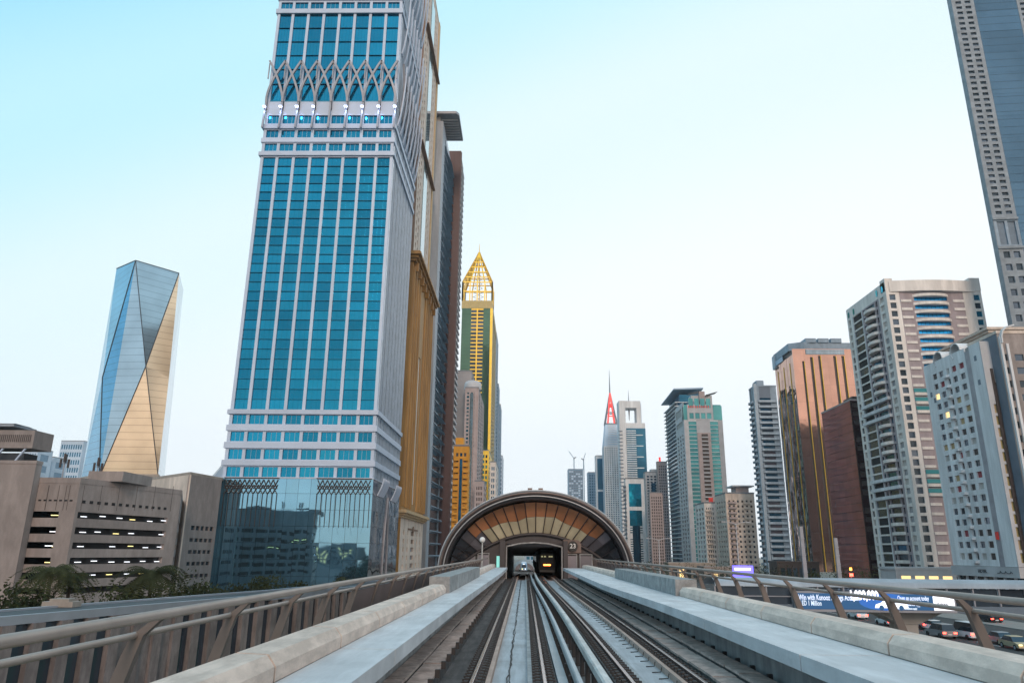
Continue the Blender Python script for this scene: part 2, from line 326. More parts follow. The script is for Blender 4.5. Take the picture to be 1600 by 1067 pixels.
# ------------------------------------------------------------------ the ground
g = MB().box(-1800, 1800, -900, 2400, G-1, G); struct(g.build('ground', 'sand'))
r = MB().box(30, 122, -890, 2390, G, G+.004); struct(r.build('highway', 'asphalt'))
for k, x in enumerate((46, 50, 54, 58, 66, 90, 94, 98, 102, 110)):
    q = MB()
    for y in range(-60, 700, 12): q.box(x-.08, x+.08, y, y+5, G+.008, G+.012)
    struct(q.build('lane_marking', 'road_paint'))
struct(MB().box(74, 82, -890, 2390, G, G+.15).build('median_kerb', 'pavement')); struct(MB().box(122, 129, -890, 2390, G, G+.14).build('pavement', 'pavement'))
struct(MB().box(-39, -8, -200, 1200, G, G+.14).build('pavement', 'pavement'))
struct(MB().box(-200, -39, -200, 600, G, G+.004).build('side_road', 'asphalt'))
gr = MB().box(-28, -6, -20, 140, G+.14, G+.2); tag(gr.build('grass', 'grass', kind='stuff'), 'dull green grass strip between the viaduct and the striped low building', 'grass')
# ------------------------------------------------------------------ hero: tall blue glass tower with pointed arches (left)
Y0 = 190.0
XL, XR = -78.9, -39.6; YB = 229
def hh(y, px=500): return H_(px, y, Y0)
T = Tower('glass_tower', 'tallest blue glass tower with white mullions and a belt of grey pointed arches', 'skyscraper', rect(XL, XR, Y0, YB), 236, core='teal_span', d=.5, cap='silver', z0=hh(747)-.2)
W0 = XR-XL; Wd = YB-Y0
cols = [(W0/8*k+(.85 if k == 0 else .42), W0/8*(k+1)-(.85 if k == 7 else .42)) for k in range(8)]
cols1 = [(Wd/8*k+(.95 if k == 0 else .2), Wd/8*(k+1)-.2) for k in range(8)]
zA, zB = hh(640), hh(246)
rows_main = [(zA+(zB-zA)/27*k+.05, zA+(zB-zA)/27*(k+1)-.03) for k in range(27)]
low = [(hh(745.5), hh(730)), (hh(718), hh(702.5)), (hh(690), hh(675)), (hh(663), hh(648.5))]
mid = [(hh(236), hh(224.5)), (hh(215), hh(203.5)), (hh(193.5), hh(180.5))]
up1 = [(hh(158)+.2, hh(131.5))]; zu0, zu1 = hh(130), hh(22.5)
up2 = [(zu0+(zu1-zu0)/5*k+.02, zu0+(zu1-zu0)/5*(k+1)-.02) for k in range(5)]
zt = hh(15); up3 = [(hh(14), hh(4)), (hh(1)+.5, hh(1)+26), (hh(1)+28, 228)]
def panes(i, cs, rows, z0, z1, span, m=(3, .06, 'silver'), name='window', pane=('glass_blue', 'glass_blue', 'glass_blue2'), u0=0, wall='band_white'):
    T.facade(i, cs, rows, wall=wall if i == 0 else 'fin', pane=pane, z0=z0, z1=z1, span=span, mull=m, name=name, u0=u0)
for i, cs, u0 in ((0, cols, 0), (1, cols1, .5)):
    m = (3, .06, 'silver') if i == 0 else (4, .22, 'fin')
    pn = ('glass_blue', 'glass_blue', 'glass_blue2') if i == 0 else ('glass_grey', 'glass_side')
    nm = 'window' if i == 0 else 'side_window'
    panes(i, cs, low, hh(747), zA-.05, None, m, nm, pn, u0)
    panes(i, cs, rows_main, zA, zB-.05, 'teal_span' if i == 0 else 'fin', (3, .04, 'glass_blue2') if i == 0 else m, nm, pn, u0)
    panes(i, cs, mid, zB, hh(159)-.05, None, m, nm, pn, u0)
    panes(i, cs, up1+up2, hh(159), hh(22.5)+.3, 'teal_span' if i == 0 else 'fin', (4, .05, 'glass_blue2') if i == 0 else m, nm, pn, u0)
    panes(i, cs, up3, hh(22.5)+.35, 236, None, m, nm, pn, u0)
# projecting belt courses
for a, b, o in ((747, 745.8, .3), (728, 719.5, .5), (701, 691.5, .45), (673.5, 664.5, .4), (647.5, 640.5, .55), (244, 238.5, .55), (223, 216.5, .35), (202, 195.5, .5), (22, 15.5, .45), (1.5, -1, .3)):
    q = MB(); za, zb = hh(a), hh(b)
    q.box(-o, W0+o, -o, -.003, za, zb); q.box(W0+.003, W0+o, -.003, Wd, za, zb); q.box(-o, -.003, -.003, Wd, za, zb)
    q.build('belt_course', 'band_white', T.root)
T.facade(3, [], [], wall='silver', z0=hh(747), z1=236, u1=Wd-.5)
for k in range(8):                                   # slender fins of the side face
    for j in range(1, 5):
        u = Wd/8*k+Wd/8*j/5+.1
        for za_, zb_ in ((hh(747)+.1, hh(648)), (hh(640)+.1, hh(246)), (hh(244)+.1, hh(160)), (hh(158), 235)): T.raw(MB().box(u-.12, u+.12, -.22, .4, za_, zb_), 'fin', 'fin', 1)
# the belt of pointed arches
za, zx, zp = hh(172), hh(124), hh(101)
def arch_rib(u, s_, per, n, o=1.5):
    """rib that springs at u, crosses its neighbour half a bay away and ends at the next peak"""
    pts = []
    for k in range(n+1):
        t = k/n; z = za+(zp-za)*t
        x = 0 if t < .2 else ((t-.2)/.8)**1.45
        y = -.15-o*math.sin(min(1, t*1.35)*PI/2)
        pts.append((u+s_*per*x, y, z))
    return pts
for i, n_, per, Wf in ((0, 8, W0/8, W0), (1, 8, Wd/8, Wd)):
    for k in range(n_+1):
        q = MB(); u = per*k
        for sg in (-1, 1):
            if 0 <= k+sg <= n_:
                p = arch_rib(u, sg, per, 13); 
                for a, b in zip(p, p[1:]): q.bar(a, b, .62, .6)
        if i == 1 and k == 0: continue
        q.bar((u, -.7, za+2), (u, -1.5, za-7), .5, .5) if i == 0 else None
        q.bar((u, -1.4, hh(128)), (u, -1.4, hh(104)), .3, .3)
        T.raw(q, 'arch_rib', 'rib_grey', i)
# crest of curved blades high on the side face
for zz in (hh(172), hh(60), hh(-60)):
    for k in range(8):
        u = per*(k+.5); q = MB(); pts = [(u, -.3-1.9*math.sin(t/8*PI/2)**.7, zz-4+t*2.6) for t in range(9)]
        for a, b in zip(pts, pts[1:]): q.bar(a, b, .45, .35)
        pts = [(u+1.2, -.3-1.4*math.sin(t/8*PI/2)**.7, zz-4+t*2.3) for t in range(9)]
        for a, b in zip(pts, pts[1:]): q.bar(a, b, .35, .3)
        T.raw(q, 'curved_blade', 'band_white', 1)
for k in range(9):                                   # floodlights at the foot of the arches
    if k == 4: continue
    q = MB(); u = W0/8*k; q.box(u-.4, u+.4, -2.1, -1.5, za-.15, za+.15); T.raw(q, 'floodlight', 'lamp_blue', 0)
    q = MB().bar((u, -.1, za-1), (u, -1.9, za-.4), .15, .15); T.raw(q, 'lamp_arm', 'dark', 0)
    ld = bpy.data.lights.new('floodlight', 'SPOT'); ld.energy = 350; ld.color = (.45, .6, 1); ld.spot_size = 2.2; ld.spot_blend = 1; ld.shadow_soft_size = .4
    lo = bpy.data.objects.new('floodlight_lamp', ld); COL.objects.link(lo); lo.parent = T.root; lo.location = (u, -2.4, za-.6); lo.rotation_euler = (math.radians(22), 0, 0)
# glass podium of the tower: part of the same building
zp0, zp1 = 0, hh(747)
PX0, PX1 = -80.6, XR+.6
pod = MB(); x0, x1 = PX0-XL, PX1-XL
pod.box(x0+.3, x1-.3, -1.4, Wd+1, 0, zp1-.3); pod.build('podium_core', 'dark', T.root)
ncx, ncz = 13, 7; cw = (x1-x0)/ncx; chz = zp1/ncz
pm = MB().box(.03, cw-.03, 0, .12, .03, chz-.03).mesh('podium_pane', 'glass_podium')
for a in range(ncx):
    for b in range(ncz): put(pm, 'podium_pane', T.root, (x0+a*cw, -1.6, b*chz))
pm = MB().box(0, .12, .03, (Wd+2)/9-.03, .03, chz-.03).mesh('podium_side_pane', 'glass_podium_dark')
for a in range(9):
    for b in range(ncz): put(pm, 'podium_side_pane', T.root, (x1-.12-.1, -1.35+a*(Wd+2)/9, b*chz))
MB().box(x0-.1, x1+.1, -1.85, Wd+1, zp1-.28, zp1-.02).build('podium_roof', 'silver', T.root)
# lattices of little pointed arches on the podium glass
for ua, ub in ((1.7, 15.3), (25.6, 39.2)):
    q = MB(); n_ = 11; per = (ub-ua)/n_; zt_ = zp1-.4; zb_ = zp1-4.2
    for k in range(n_+1):
        u = ua+per*k
        for row in range(2):
            z0_ = zb_+row*1.3
            for sg in (-1, 1):
                if not 0 <= k+sg <= n_: continue
                p = [(u+sg*per*t**.8, -1.85, z0_+(2.3)*t) for t in (0, .25, .5, .75, 1)]
                for a, b in zip(p, p[1:]): q.bar(a, b, .16, .16)
        q.bar((u, -1.85, zb_+.2), (u, -1.72, zb_-8.2), .11, .11)
    q.box(ua-.3, ub+.3, -1.95, -1.7, zt_, zt_+.3)
    T.raw(q, 'arch_lattice', 'dark_brown', 0)
for ub, nn in ((4, 6), (24, 6)):                     # white curved louvres at the top of the side face
    for k in range(nn):
        q = MB(); u = ub+k*1.6; pts = [(x1+.1+1.5*math.sin(t/6*PI/2), u, zp1-4+t*.75) for t in range(7)]
        for a, b in zip(pts, pts[1:]): q.bar(a, b, .3, .5)
        q.build('curved_louvre', 'band_white', T.root)
q = MB(); pts = [(x1+.05, 14+3.2*(1-t/8)*(.3+.7*(t < 3)), t*zp1/9) for t in range(9)]   # tall pointed arch in the side glass
for sg in (-1, 1):
    p = [(x1+.06, 20+sg*3.0*math.cos(min(1, max(0, t/10-.3)/.7)*PI/2), t/10*zp1*.88) for t in range(11)]
    for a, b in zip(p, p[1:]): q.bar(a, b, .35, .3)
q.build('pointed_arch', 'rib_grey', T.root)
# ------------------------------------------------------------------ faceted crystal tower (far left)
def wp(px, py, Y): v = U(px, py, Y=Y); return v
t = thing('faceted_tower', 'crystal-shaped glass tower with diagonal creases, half blue, half coloured with golden sunset reflection', 'skyscraper', (-235, 420, G))
o_ = Vector((-235, 420, G))
T0, T1, T2 = wp(182, 420, 442), wp(212, 407, 415), wp(280, 427, 436); T3 = Vector((-238, 470, T2.z+1))
M_ = wp(228, 572, 416.5); Nn = wp(160, 590, 428); R_ = wp(264, 590, 424)
B1, B2, B0 = wp(155, 746, 421), wp(247, 742, 422), wp(126, 752, 446); B3 = Vector((-235, 475, B2.z))
def tri(name, pts, m):
    mb = MB(); pts = [p-o_ for p in pts]; c = Vector((-2, 25, 0)); n_ = len(pts)
    inn = [p+(Vector((c.x, c.y, p.z))-p)*.03 for p in pts]
    mb.add(pts, [tuple(range(n_))]); mb.add(inn, [tuple(reversed(range(n_)))])
    mb.build(name, m, t)
tri('glass_facet', (T1, M_, T2), 'glass_facet'); tri('glass_facet', (T1, B1, M_), 'glass_facet'); tri('glass_facet', (B1, B2, M_), 'glass_facet_sunset'); tri('glass_facet', (M_, B2, R_), 'glass_facet_sunset'); tri('glass_facet', (M_, R_, T2), 'glass_facet_sunset')  # sunset mirrored in the right-hand facets is put in as gold colour
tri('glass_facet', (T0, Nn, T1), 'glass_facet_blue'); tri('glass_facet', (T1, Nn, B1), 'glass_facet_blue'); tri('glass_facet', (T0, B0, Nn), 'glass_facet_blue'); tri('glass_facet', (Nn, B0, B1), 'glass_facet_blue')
tri('glass_facet', (T2, R_, B2, B3, T3), 'glass_facet'); tri('glass_facet', (T3, B3, B0, T0), 'glass_facet_blue'); tri('roof', (T0, T1, T2, T3), 'roof_grey')
q = MB()
for a, b in ((T1, M_), (M_, B2), (T2, M_), (M_, B1), (T1, Nn), (Nn, B1), (T0, T1), (T1, T2)):
    q.bar(a-o_+Vector((0, -.15, 0)), b-o_+Vector((0, -.15, 0)), .38, .38)
q.build('crease_trim', 'dark', t)
pl = [(p.x-o_.x, p.y-o_.y) for p in (B0, B1, B2, B3)]
MB().prism(inset(pl, -.4), 0, B2.z-G+.5).build('plinth', 'concrete_beige', t)
# ------------------------------------------------------------------ cream and gold tower between the blue tower and the cornice tower
Xg = X_(661, 100, 300); Yg = Yr(686, 60, Xg)
T = Tower('cream_gold_tower', 'cream stone tower with a gold corner strip, right behind the blue glass tower', 'skyscraper', rect(-72, Xg, 300, Yg), 300, core='brown_wall', d=.4, cap='gold_stone')
T.facade(0, [], [], wall='brown_wall', z0=0)
Wg = Yg-300; cs = reg(1.5, Wg*.26, 2, .35)+[(Wg*.36, Wg*.55)]+reg(Wg*.62, Wg*.82, 2, .35)
T.facade(1, [(a, b) for a, b in cs if b-a < Wg*.1], reg(4, 296, 78, .5), wall='cream', pane=('dark_brown',), u0=.4, u1=Wg*.3, name='window') if 0 else None
nf = 78
T.facade(1, reg(2, Wg*.27, 2, .4)+[(Wg*.36, Wg*.58)]+reg(Wg*.64, Wg*.86, 2, .35), reg(4, 296, nf, .55), wall='cream', span='cream', pane=('glass_bronze_dark', 'dark_brown'), u0=.4, joined=True)
q = MB().box(Wg*.36, Wg*.58, -.35, -.01, 20, 292); T.raw(q, 'blue_glazing', 'glass_pale', 1)
q = MB().box(Wg*.93, Wg+.3, -.6, -.01, 0, 300); T.raw(q, 'corner_strip', 'gold_stone', 1)
for zz in (hh(40), hh(250)):
    z1_ = H_(670, 40, 330) if zz > 100 else 0
for py in (55, 235):                                # sloping brown bands
    z_a = H_(665, py, 310); q = MB(); q.bar((1, -.7, z_a), (Wg-1, -.7, z_a-1), .8, 2.2); T.raw(q, 'brown_band', 'brown_wall', 1)
# ------------------------------------------------------------------ ochre tower with cornice
Xo = X_(646, 420, 250); Yo = Yr(676, 470, Xo); Wo = Yo-250
ho = H_(645, 400, 250); hb = H_(634, 800, 250)
T = Tower('cornice_tower', 'slim ochre tower with fluted side and heavy cornice, beside the blue glass tower', 'skyscraper', rect(Xo-22, Xo, 250, Yo), ho, core='brown_wall', d=.5)
nfl = 30
T.facade(0, [(12, 14.5), (17.3, 20.6)], reg(3, ho-4, nfl, .6), wall='ochre', span='concrete_beige', pane=('glass_black', 'glass_dark'), name='window')
T.facade(1, [(Wo*.42, Wo*.5)], [(hb+4, ho*.72)], wall='ochre', pane=('cream_white',), z0=hb, u0=.5, name='blind_panel')
T.facade(1, reg(4, Wo*.38, 2, .3)+[(Wo*.44, Wo*.58)]+reg(Wo*.64, Wo-4, 2, .3), reg(1, hb-5, 6, .55), wall='cream', span='cream', pane=('brown_wall', 'glass_dark'), z0=0, z1=hb-.1, u0=.5, name='base_window')
q = MB()
for k in range(11):
    u = 1.2+k*(Wo-2.4)/10
    if .38*Wo < u < .53*Wo: continue
    q.tube([(u, -.05, hb+2), (u, -.05, ho-4)], .75, 8)
T.raw(q, 'fluting', 'ochre', 1)
def cornice(z, s, m, nm):
    w_, d_ = 22, Wo
    for k, (o, za_, zb_) in enumerate(((.8*s, -1.6, -.9), (1.5*s, -.9, -.2), (2.3*s, -.2, .5), (2.0*s, .5, .9))):
        MB().prism([(-.3, -o), (w_+o, -o), (w_+o, d_+o), (-.3, d_+o)], z+za_*s, z+zb_*s-.01).build(nm, m, T.root)
cornice(ho, 1.3, 'ochre', 'cornice'); cornice(hb, 1.0, 'gold_stone', 'lower_cornice')
for k in range(8):                                  # brackets under the cornice
    u = 2+k*(Wo-4)/7; q = MB(); q.box(u-.5, u+.5, -1.7, -.02, ho-5.5, ho-2.15); T.raw(q, 'bracket', 'ochre', 1)
for k in range(3): u = 12+k*4; q = MB().box(u-.5, u+.5, -1.7, -.02, ho-5.5, ho-2.15); T.raw(q, 'bracket', 'ochre', 0)
q = MB().box(Wo*.3, Wo*.72, -.25, -.02, hb-5.2, hb-4.7).tube([(Wo*.51, -.3, hb-4.9), (Wo*.51, -.05, hb-4.9)], 1.2, 10); T.raw(q, 'emblem', 'brown_wall', 1)
# ------------------------------------------------------------------ grey tower with glass shades and maroon slab
Xs = X_(680, 500, 358); Ys1 = Yr(697, 500, Xs); hs = H_(690, 205, 368)
T = Tower('slab_tower', 'tall grey tower with a dark maroon slab under a flat roof canopy', 'skyscraper', rect(Xs-22, Xs, 358, Ys1), hs, core='dark', d=.4)
T.facade(0, [], [], wall='grey_wall')
Ws = Ys1-358
T.facade(1, [(Ws*.22, Ws*.95)], reg(2, hs-4, 40, .82), wall='grey_wall', span='silver', pane=('glass_grey', 'glass_pale', 'glass_pale'), u0=.4, name='window')
for k in range(40):
    z = 2+(hs-6)/40*k; q = MB(); q.bar((Ws*.2, -.1, z+.3), (Ws*.97, -1.5, z+.3), .5, .9); q.add([(Ws*.22, -.02, z), (Ws*.95, -.02, z), (Ws*.95, -2.2, z-.4), (Ws*.6, -2.4, z-.4)], [(0, 1, 2, 3)]); q.add([(Ws*.22, -.02, z+.3), (Ws*.95, -.02, z+.3), (Ws*.95, -2.2, z-.1), (Ws*.6, -2.4, z-.1)], [(3, 2, 1, 0)])
    T.raw(q, 'glass_shade', 'blue_grey', 1)
Xb = X_(712, 500, Ys1+.5); Yb2 = Yr(718, 480, Xb); hb2 = H_(700, 236, Ys1)
q = MB().box(20, Xb-Xs+22, Ws+.02, Ws+1.5, 0, hb2); q.build('maroon_slab', 'maroon', T.root)
q = MB().box(20, Xb-Xs+21.6, Ws+1.52, Yb2-358, 0, hb2-.1); q.build('rear_block', 'dark_brown', T.root)
x_ = Xb-Xs+22; q = MB(); n_ = 62
MB().box(x_-9.2, x_-8.0, Ws-.6, Ws, 0, hb2).build('slab_rib', 'dark_brown', T.root)
MB().box(x_-.4, x_+.3, Ws+1.55, Ws+3.2, 0, hb2).build('slab_edge', 'maroon', T.root)
sm = MB().box(-.05, .9, 0, Yb2-358-Ws-4, 0, 1.3).mesh('side_balcony', 'light_stone')
for k in range(n_): put(sm, 'side_balcony', T.root, (x_-.35, Ws+3.4, 3+k*(hb2-8)/n_))
zq = H_(690, 180, 360); xc0, xc1 = 1, X_(718, 178, 360)-Xs+22; yc1 = min(Yr(723, 235, xc1+Xs-22)-358, Yb2-358+12)
MB().prism([(xc0, -1.5), (xc1-1.5, -1.5), (xc1, 1), (xc1, yc1), (xc0, yc1)], zq-1.3, zq+.2).build('roof_canopy', 'rib_grey', T.root)
lv = MB().box(0, xc1-14, 0, .9, 0, .6).mesh('canopy_louvre', 'light_stone')
for k in range(8): put(lv, 'canopy_louvre', T.root, (13, 4+k*(yc1-6)/8, zq-2.1))
MB().box(3, 20, 2, Ws-2, hs-.02, zq-1.31).build('penthouse', 'concrete', T.root)
q = MB().box(x_-1.5, x_-1.0, Ws+1.6, Ws+2.1, hb2-.05, zq-1.31)
q.build('canopy_post', 'maroon', T.root)
# ------------------------------------------------------------------ green tower with the yellow lattice pyramid
Yv = 700; xa, xb = X_(722, 480, Yv), X_(768.5, 480, Yv); hv = H_(745, 482, Yv); hv2 = H_(745, 470, Yv); hq = H_(745, 441, Yv); ht = H_(749, 386, Yv); Yvb = Yr(774.5, 560, xb)
T = Tower('lattice_spire_tower', 'green glass tower with yellow edges, topped by an open yellow lattice pyramid', 'skyscraper', rect(xa, xb, Yv, Yvb), hv, core='glass_green', d=.5)
Wv = xb-xa
T.facade(0, reg(Wv*.30, Wv*.74, 2, .84), reg(4, hv-1, 62, .72), wall='glass_green', span='gold_paint', pane=('glass_black', 'glass_dark'), joined=True)
MB().box(-.5, Wv+.5, -.5, Yvb-Yv, hv, hv2).build('gold_parapet', 'gold_band', T.root)
q = MB().box(Wv-1.4, Wv+1.0, -.9, 2.5, 0, hv).box(Wv*.52-.6, Wv*.52+.6, -.7, -.01, 0, hv); q.build('gold_strip', 'gold_paint', T.root)
T.facade(1, reg(3, Yvb-Yv-1, 4, .7), reg(4, hv-1, 62, .7), wall='gold_band', span='gold_band', pane=('glass_navy',), u0=.5, joined=True)
q = MB(); D2 = min(Wv, Yvb-Yv+15); cx, cy = Wv/2, D2/2
def lat(t, u, side):
    hw = Wv/2*(1-t); hd = D2/2*(1-t); u = u*2-1
    return {0: (cx+hw*u, cy-hd), 1: (cx+hw, cy+hd*u), 2: (cx-hw*u, cy+hd), 3: (cx-hw, cy-hd*u)}[side]
levels = [(hv2, 0), ((hv2+hq)/2, 0), (hq, 0)]+[(hq+(ht-hq)*k/6, k/6) for k in range(1, 6)]+[(ht, .985)]
for side in range(4):
    for (z1_, t1), (z2_, t2) in zip(levels, levels[1:]):
        for k in range(5):
            a, b = lat(t1, k/4, side), lat(t2, k/4, side); q.bar((a[0], a[1], z1_), (b[0], b[1], z2_), 1.5 if k in (0, 4) else 1.05, 1.1)
        a, b = lat(t2, 0, side), lat(t2, 1, side); q.bar((a[0], a[1], z2_), (b[0], b[1], z2_), 1.0, .9)
q.build('lattice_pyramid', 'gold_paint', T.root)
q = MB()
for k in range(8): z_k = hv2+(ht-hv2)*.08*k; s_ = .7*(1-k/10); q.bar((cx-Wv*.3*s_, cy, z_k), (cx+Wv*.3*s_, cy, z_k+5), .35, .35).bar((cx+Wv*.3*s_, cy, z_k), (cx-Wv*.3*s_, cy, z_k+5), .35, .35)
q.build('inner_bracing', 'rib_grey', T.root)
MB().tube([(cx, cy, ht-1), (cx, cy, ht+10)], [.5, .15], 6).build('mast', 'gold_paint', T.root)
# ------------------------------------------------------------------ smaller towers seen between the slab tower and the station
def stower(name, label, pl, pr, py, Y, prear, wall, pane, nf, nc, side_nc=3, cat='tower block', core='dark', span=None, cap='roof_grey', side=1, joined=True, fill=(.6, .6), rear_py=None, d=.4, z0w=2, lit=None, par=2.5):
    x0, x1 = X_(pl, py, Y), X_(pr, py, Y); h = H_((pl+pr)/2, py, Y); Xe = x1 if side == 1 else x0
    Yr_ = Yr(prear, rear_py or py, Xe); 
    if Yr_ < Y+5 or Yr_ > Y+150: Yr_ = Y+25
    T = Tower(name, label, cat, rect(x0, x1, Y, Yr_), h, core=core, d=d, cap=cap)
    T.Y0, T.Y1, T.x0, T.x1 = Y, Yr_, x0, x1
    rows = reg(z0w, h-par, nf, fill[1])
    if nc: T.facade(0, reg(.8, x1-x0-.8, nc, fill[0]), rows, wall=wall, span=span, pane=pane, joined=joined, u0=.4 if side == 3 else 0, lit=lit)
    else: T.facade(0, [], [], wall=wall, u0=.4 if side == 3 else 0)
    i = side; Wf = T.W(i)
    u0, u1 = (.4, Wf) if side == 1 else (0, Wf)
    if side_nc: T.facade(i, reg(1.2, Wf-1.2, side_nc, fill[0]), rows, wall=wall, span=span, pane=pane, joined=joined, u0=u0, u1=u1, lit=lit)
    else: T.facade(i, [], [], wall=wall, u0=u0, u1=u1)
    return T
T = stower('grey_block', 'plain pinkish grey tower with a blank wall, left of the round-topped pink tower', 706, 737, 580, 520, 741, 'grey_pink', ('glass_navy',), 40, 0, 2)
T = stower('round_top_tower', 'pink tower with a round drum top and pale blue window strip', 727, 748, 606, 500, 757, 'pink_grey', ('glass_pale', 'glass_cyan'), 44, 3, 3)
x_ = T.x1-T.x0; h_ = T.top
MB().tube([(x_*.5, 8, h_), (x_*.5, 8, h_+3), (x_*.5, 8, h_+5.5), (x_*.5, 8, h_+6.5)], [x_*.62, x_*.66, x_*.6, x_*.4], 20).build('drum_roof', 'light_stone', T.root)
MB().box(x_*.38, x_*.62, -.5, -.02, 2, h_-4).build('glazed_strip', 'glass_pale', T.root); MB().box(x_*.72, x_*.9, -.8, -.02, 0, h_-3).build('pink_pier', 'pink_grey', T.root)
def balcony_tower(T, i, u0, u1, n, h, wall, depth=1.3, bh=1.1, curved=True, z0=3, name='balcony', m=None, slab=.2, joined=False, step=None):
    """one curved or straight solid balcony per floor, each a part"""
    wd = u1-u0; q = MB(); ns = 8 if curved else 1; st = step or (h-z0)/n
    outer = [(wd*k/ns, -depth*(math.sin(PI*k/ns)**.5 if curved and 0 < k < ns else (0 if curved else 1))) for k in range(ns+1)] if curved else [(0, 0), (0, -depth), (wd, -depth), (wd, 0)]
    inner = [(x+(wd/2-x)*.04, y*.88) for x, y in outer]
    if curved: outer = [(0, 0)]+outer[1:-1]+[(wd, 0)]; inner = [(.1, 0)]+inner[1:-1]+[(wd-.1, 0)]
    for (a, b), (c, d_) in zip(zip(outer, outer[1:]), zip(inner, inner[1:])):
        q.add([(a[0], a[1], 0), (b[0], b[1], 0), (b[0], b[1], bh), (a[0], a[1], bh)], [(0, 1, 2, 3)])
        q.add([(c[0], c[1], slab), (d_[0], d_[1], slab), (d_[0], d_[1], bh), (c[0], c[1], bh)], [(3, 2, 1, 0)])
        q.add([(a[0], a[1], bh), (b[0], b[1], bh), (d_[0], d_[1], bh), (c[0], c[1], bh)], [(0, 1, 2, 3)])
    n_ = len(outer); q.add([(x, y, 0) for x, y in outer], [tuple(reversed(range(n_)))]); q.add([(x, y, slab) for x, y in inner], [tuple(range(n_))])
    if joined:
        Q = MB()
        for k in range(n): Q.add([(x+u0, y-.01, z+z0+k*st) for x, y, z in q.v], q.f)
        T.raw(Q, name, m or wall, i, 'stuff')
    else:
        me = q.mesh(name, m or wall)
        for k in range(n): T.place(me, name, i, u0, -.01, z0+k*st)
T = stower('yellow_balcony_tower', 'orange-yellow tower with stepped rows of yellow balconies, left of the station arch', 709, 733, 697, 330, 735, 'yellow_wall', ('glass_navy', 'dark'), 20, 3, 2)
x_ = T.x1-T.x0
for u in (.3, x_*.66): balcony_tower(T, 0, u, u+x_*.3, 19, T.top-4, 'yellow_wall', 1.2, 1.2, False, 2)
MB().box(x_*.42, x_*.6, -.3, -.01, 2, T.top-6).build('glazed_strip', 'glass_navy', T.root); MB().box(x_*.1, x_*.62, 1, 8, T.top, T.top+4).build('roof_block', 'yellow_wall', T.root)
T = stower('yellow_pier_tower', 'small tower with bright yellow piers and teal glass below the green tower', 752, 764, 704, 600, 769, 'gold_paint', ('glass_teal', 'glass_navy'), 20, 2, 2)
T = stower('white_banded_block', 'small white dark-banded block above the left side of the station roof', 766, 775, 722, 560, 779, 'cream_white', ('glass_navy',), 16, 2, 2)
T = stower('brown_ornate_block', 'low brown block peeping over the left side of the station roof', 742, 756, 752, 480, 760, 'pink_grey', ('dark_brown',), 14, 4, 2)
T = stower('blue_curved_tower', 'slender blue tower with a sloping crown, directly right of the yellow-edged green tower', 768, 776, 520, 860, 779, 'blue_grey', ('glass_cyan', 'glass_navy'), 50, 2, 2)
T = stower('blue_slab_tower', 'narrow pale blue slab tower, second to the right of the green tower', 773, 779, 600, 900, 781, 'steel_blue', ('glass_royal',), 44, 2, 1)
T = stower('gold_crown_tower', 'narrow blue tower with a small gold crown, right of the green tower', 777, 782, 632, 950, 784, 'steel_blue', ('glass_royal',), 40, 2, 1, cap='gold_band')
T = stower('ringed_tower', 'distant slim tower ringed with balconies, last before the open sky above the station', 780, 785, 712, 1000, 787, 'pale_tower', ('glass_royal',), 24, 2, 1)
# ------------------------------------------------------------------ car park with lit decks
cb = [U(125, 755, Y=118), U(275, 778, Y=142)]
xk = X_(45, 750, 118); hk = H_(125, 755, 118)
T = Tower('parking_building', 'pinkish concrete car park with rows of lit ceiling lamps in its open decks', 'car park', [(xk, 118), (cb[0].x, 118), (cb[1].x+1, 142), (cb[1].x-14, 175), (xk-30, 165)], hk, core='opening_warm', d=.8, cap='concrete_pink', caph=.9, over=.05)
def zr(py): return H_(122, py, 118)
rw = [(zr(b), zr(a)) for a, b in ((799, 809), (823, 834), (847, 857), (871, 882), (895, 906), (919, 929))]
T.facade(0, [(.25, T.W(0)-2.6)], rw, wall='concrete_pink', pane=('opening',), deep=-.0, d=.8, name='deck_opening')
T.facade(1, [(.6, T.W(1)-3)], rw, wall='concrete_pink', pane=('opening',), d=.8, name='deck_opening', u0=.0)
for (a, b) in rw[:-1]:
    for k in range(6):
        for i, u in ((1, 2+k*3.7),)+(((0, 4.6),) if k == 0 else ())+(((0, 5.8),) if k == 1 else ()):
            if random.random() < .12: continue
            q = MB().box(0, 1.15, 0, .2, 0, .10); ob = T.place(q.mesh('ceiling_lamp', random.choice(['lamp_white', 'lamp_white', 'lamp_yellow'])), 'ceiling_lamp', i, u+random.uniform(-.3, .3), .25+random.uniform(0, .3), b-.5-random.uniform(0, .35))
for i in (2, 3): T.facade(i, reg(1, T.W(i)-1, 7, .82), rw, wall='concrete_pink', pane=('opening',), d=.8, name='deck_opening'); T.place(MB().box(2, 9, .3, .5, rw[1][1]-.6, rw[1][1]-.45).box(14, 21, .3, .5, rw[2][1]-.6, rw[2][1]-.45).mesh('ceiling_lamp', 'lamp_yellow'), 'ceiling_lamp', i, 0, 0, 0, 'stuff')
q = MB()
for k in range(9): q.box(.5+k*.85, .95+k*.85, -.05, -.01, zr(783), zr(780.5))
T.raw(q, 'vent_slots', 'opening', 0)
q = MB()
for k in range(13): q.box(1+k*1.6, 1.7+k*1.6, -.05, -.01, zr(785), zr(780.5))
T.raw(q, 'vent_slots', 'opening', 1)
q = MB()
for k in range(1, 5): q.box(k*1.75-.03, k*1.75+.03, -.03, -.005, zr(797), zr(758))
for k in range(1, 9): q.box(k*2.9+.6, k*2.9+.66, -.03, -.005, zr(797), zr(758))
T.raw(q, 'panel_joint', 'dark_brown', 0)
MB().box(6, 12, 6, 16, hk+.9, hk+2.6).build('stair_head', 'concrete_pink', T.root)
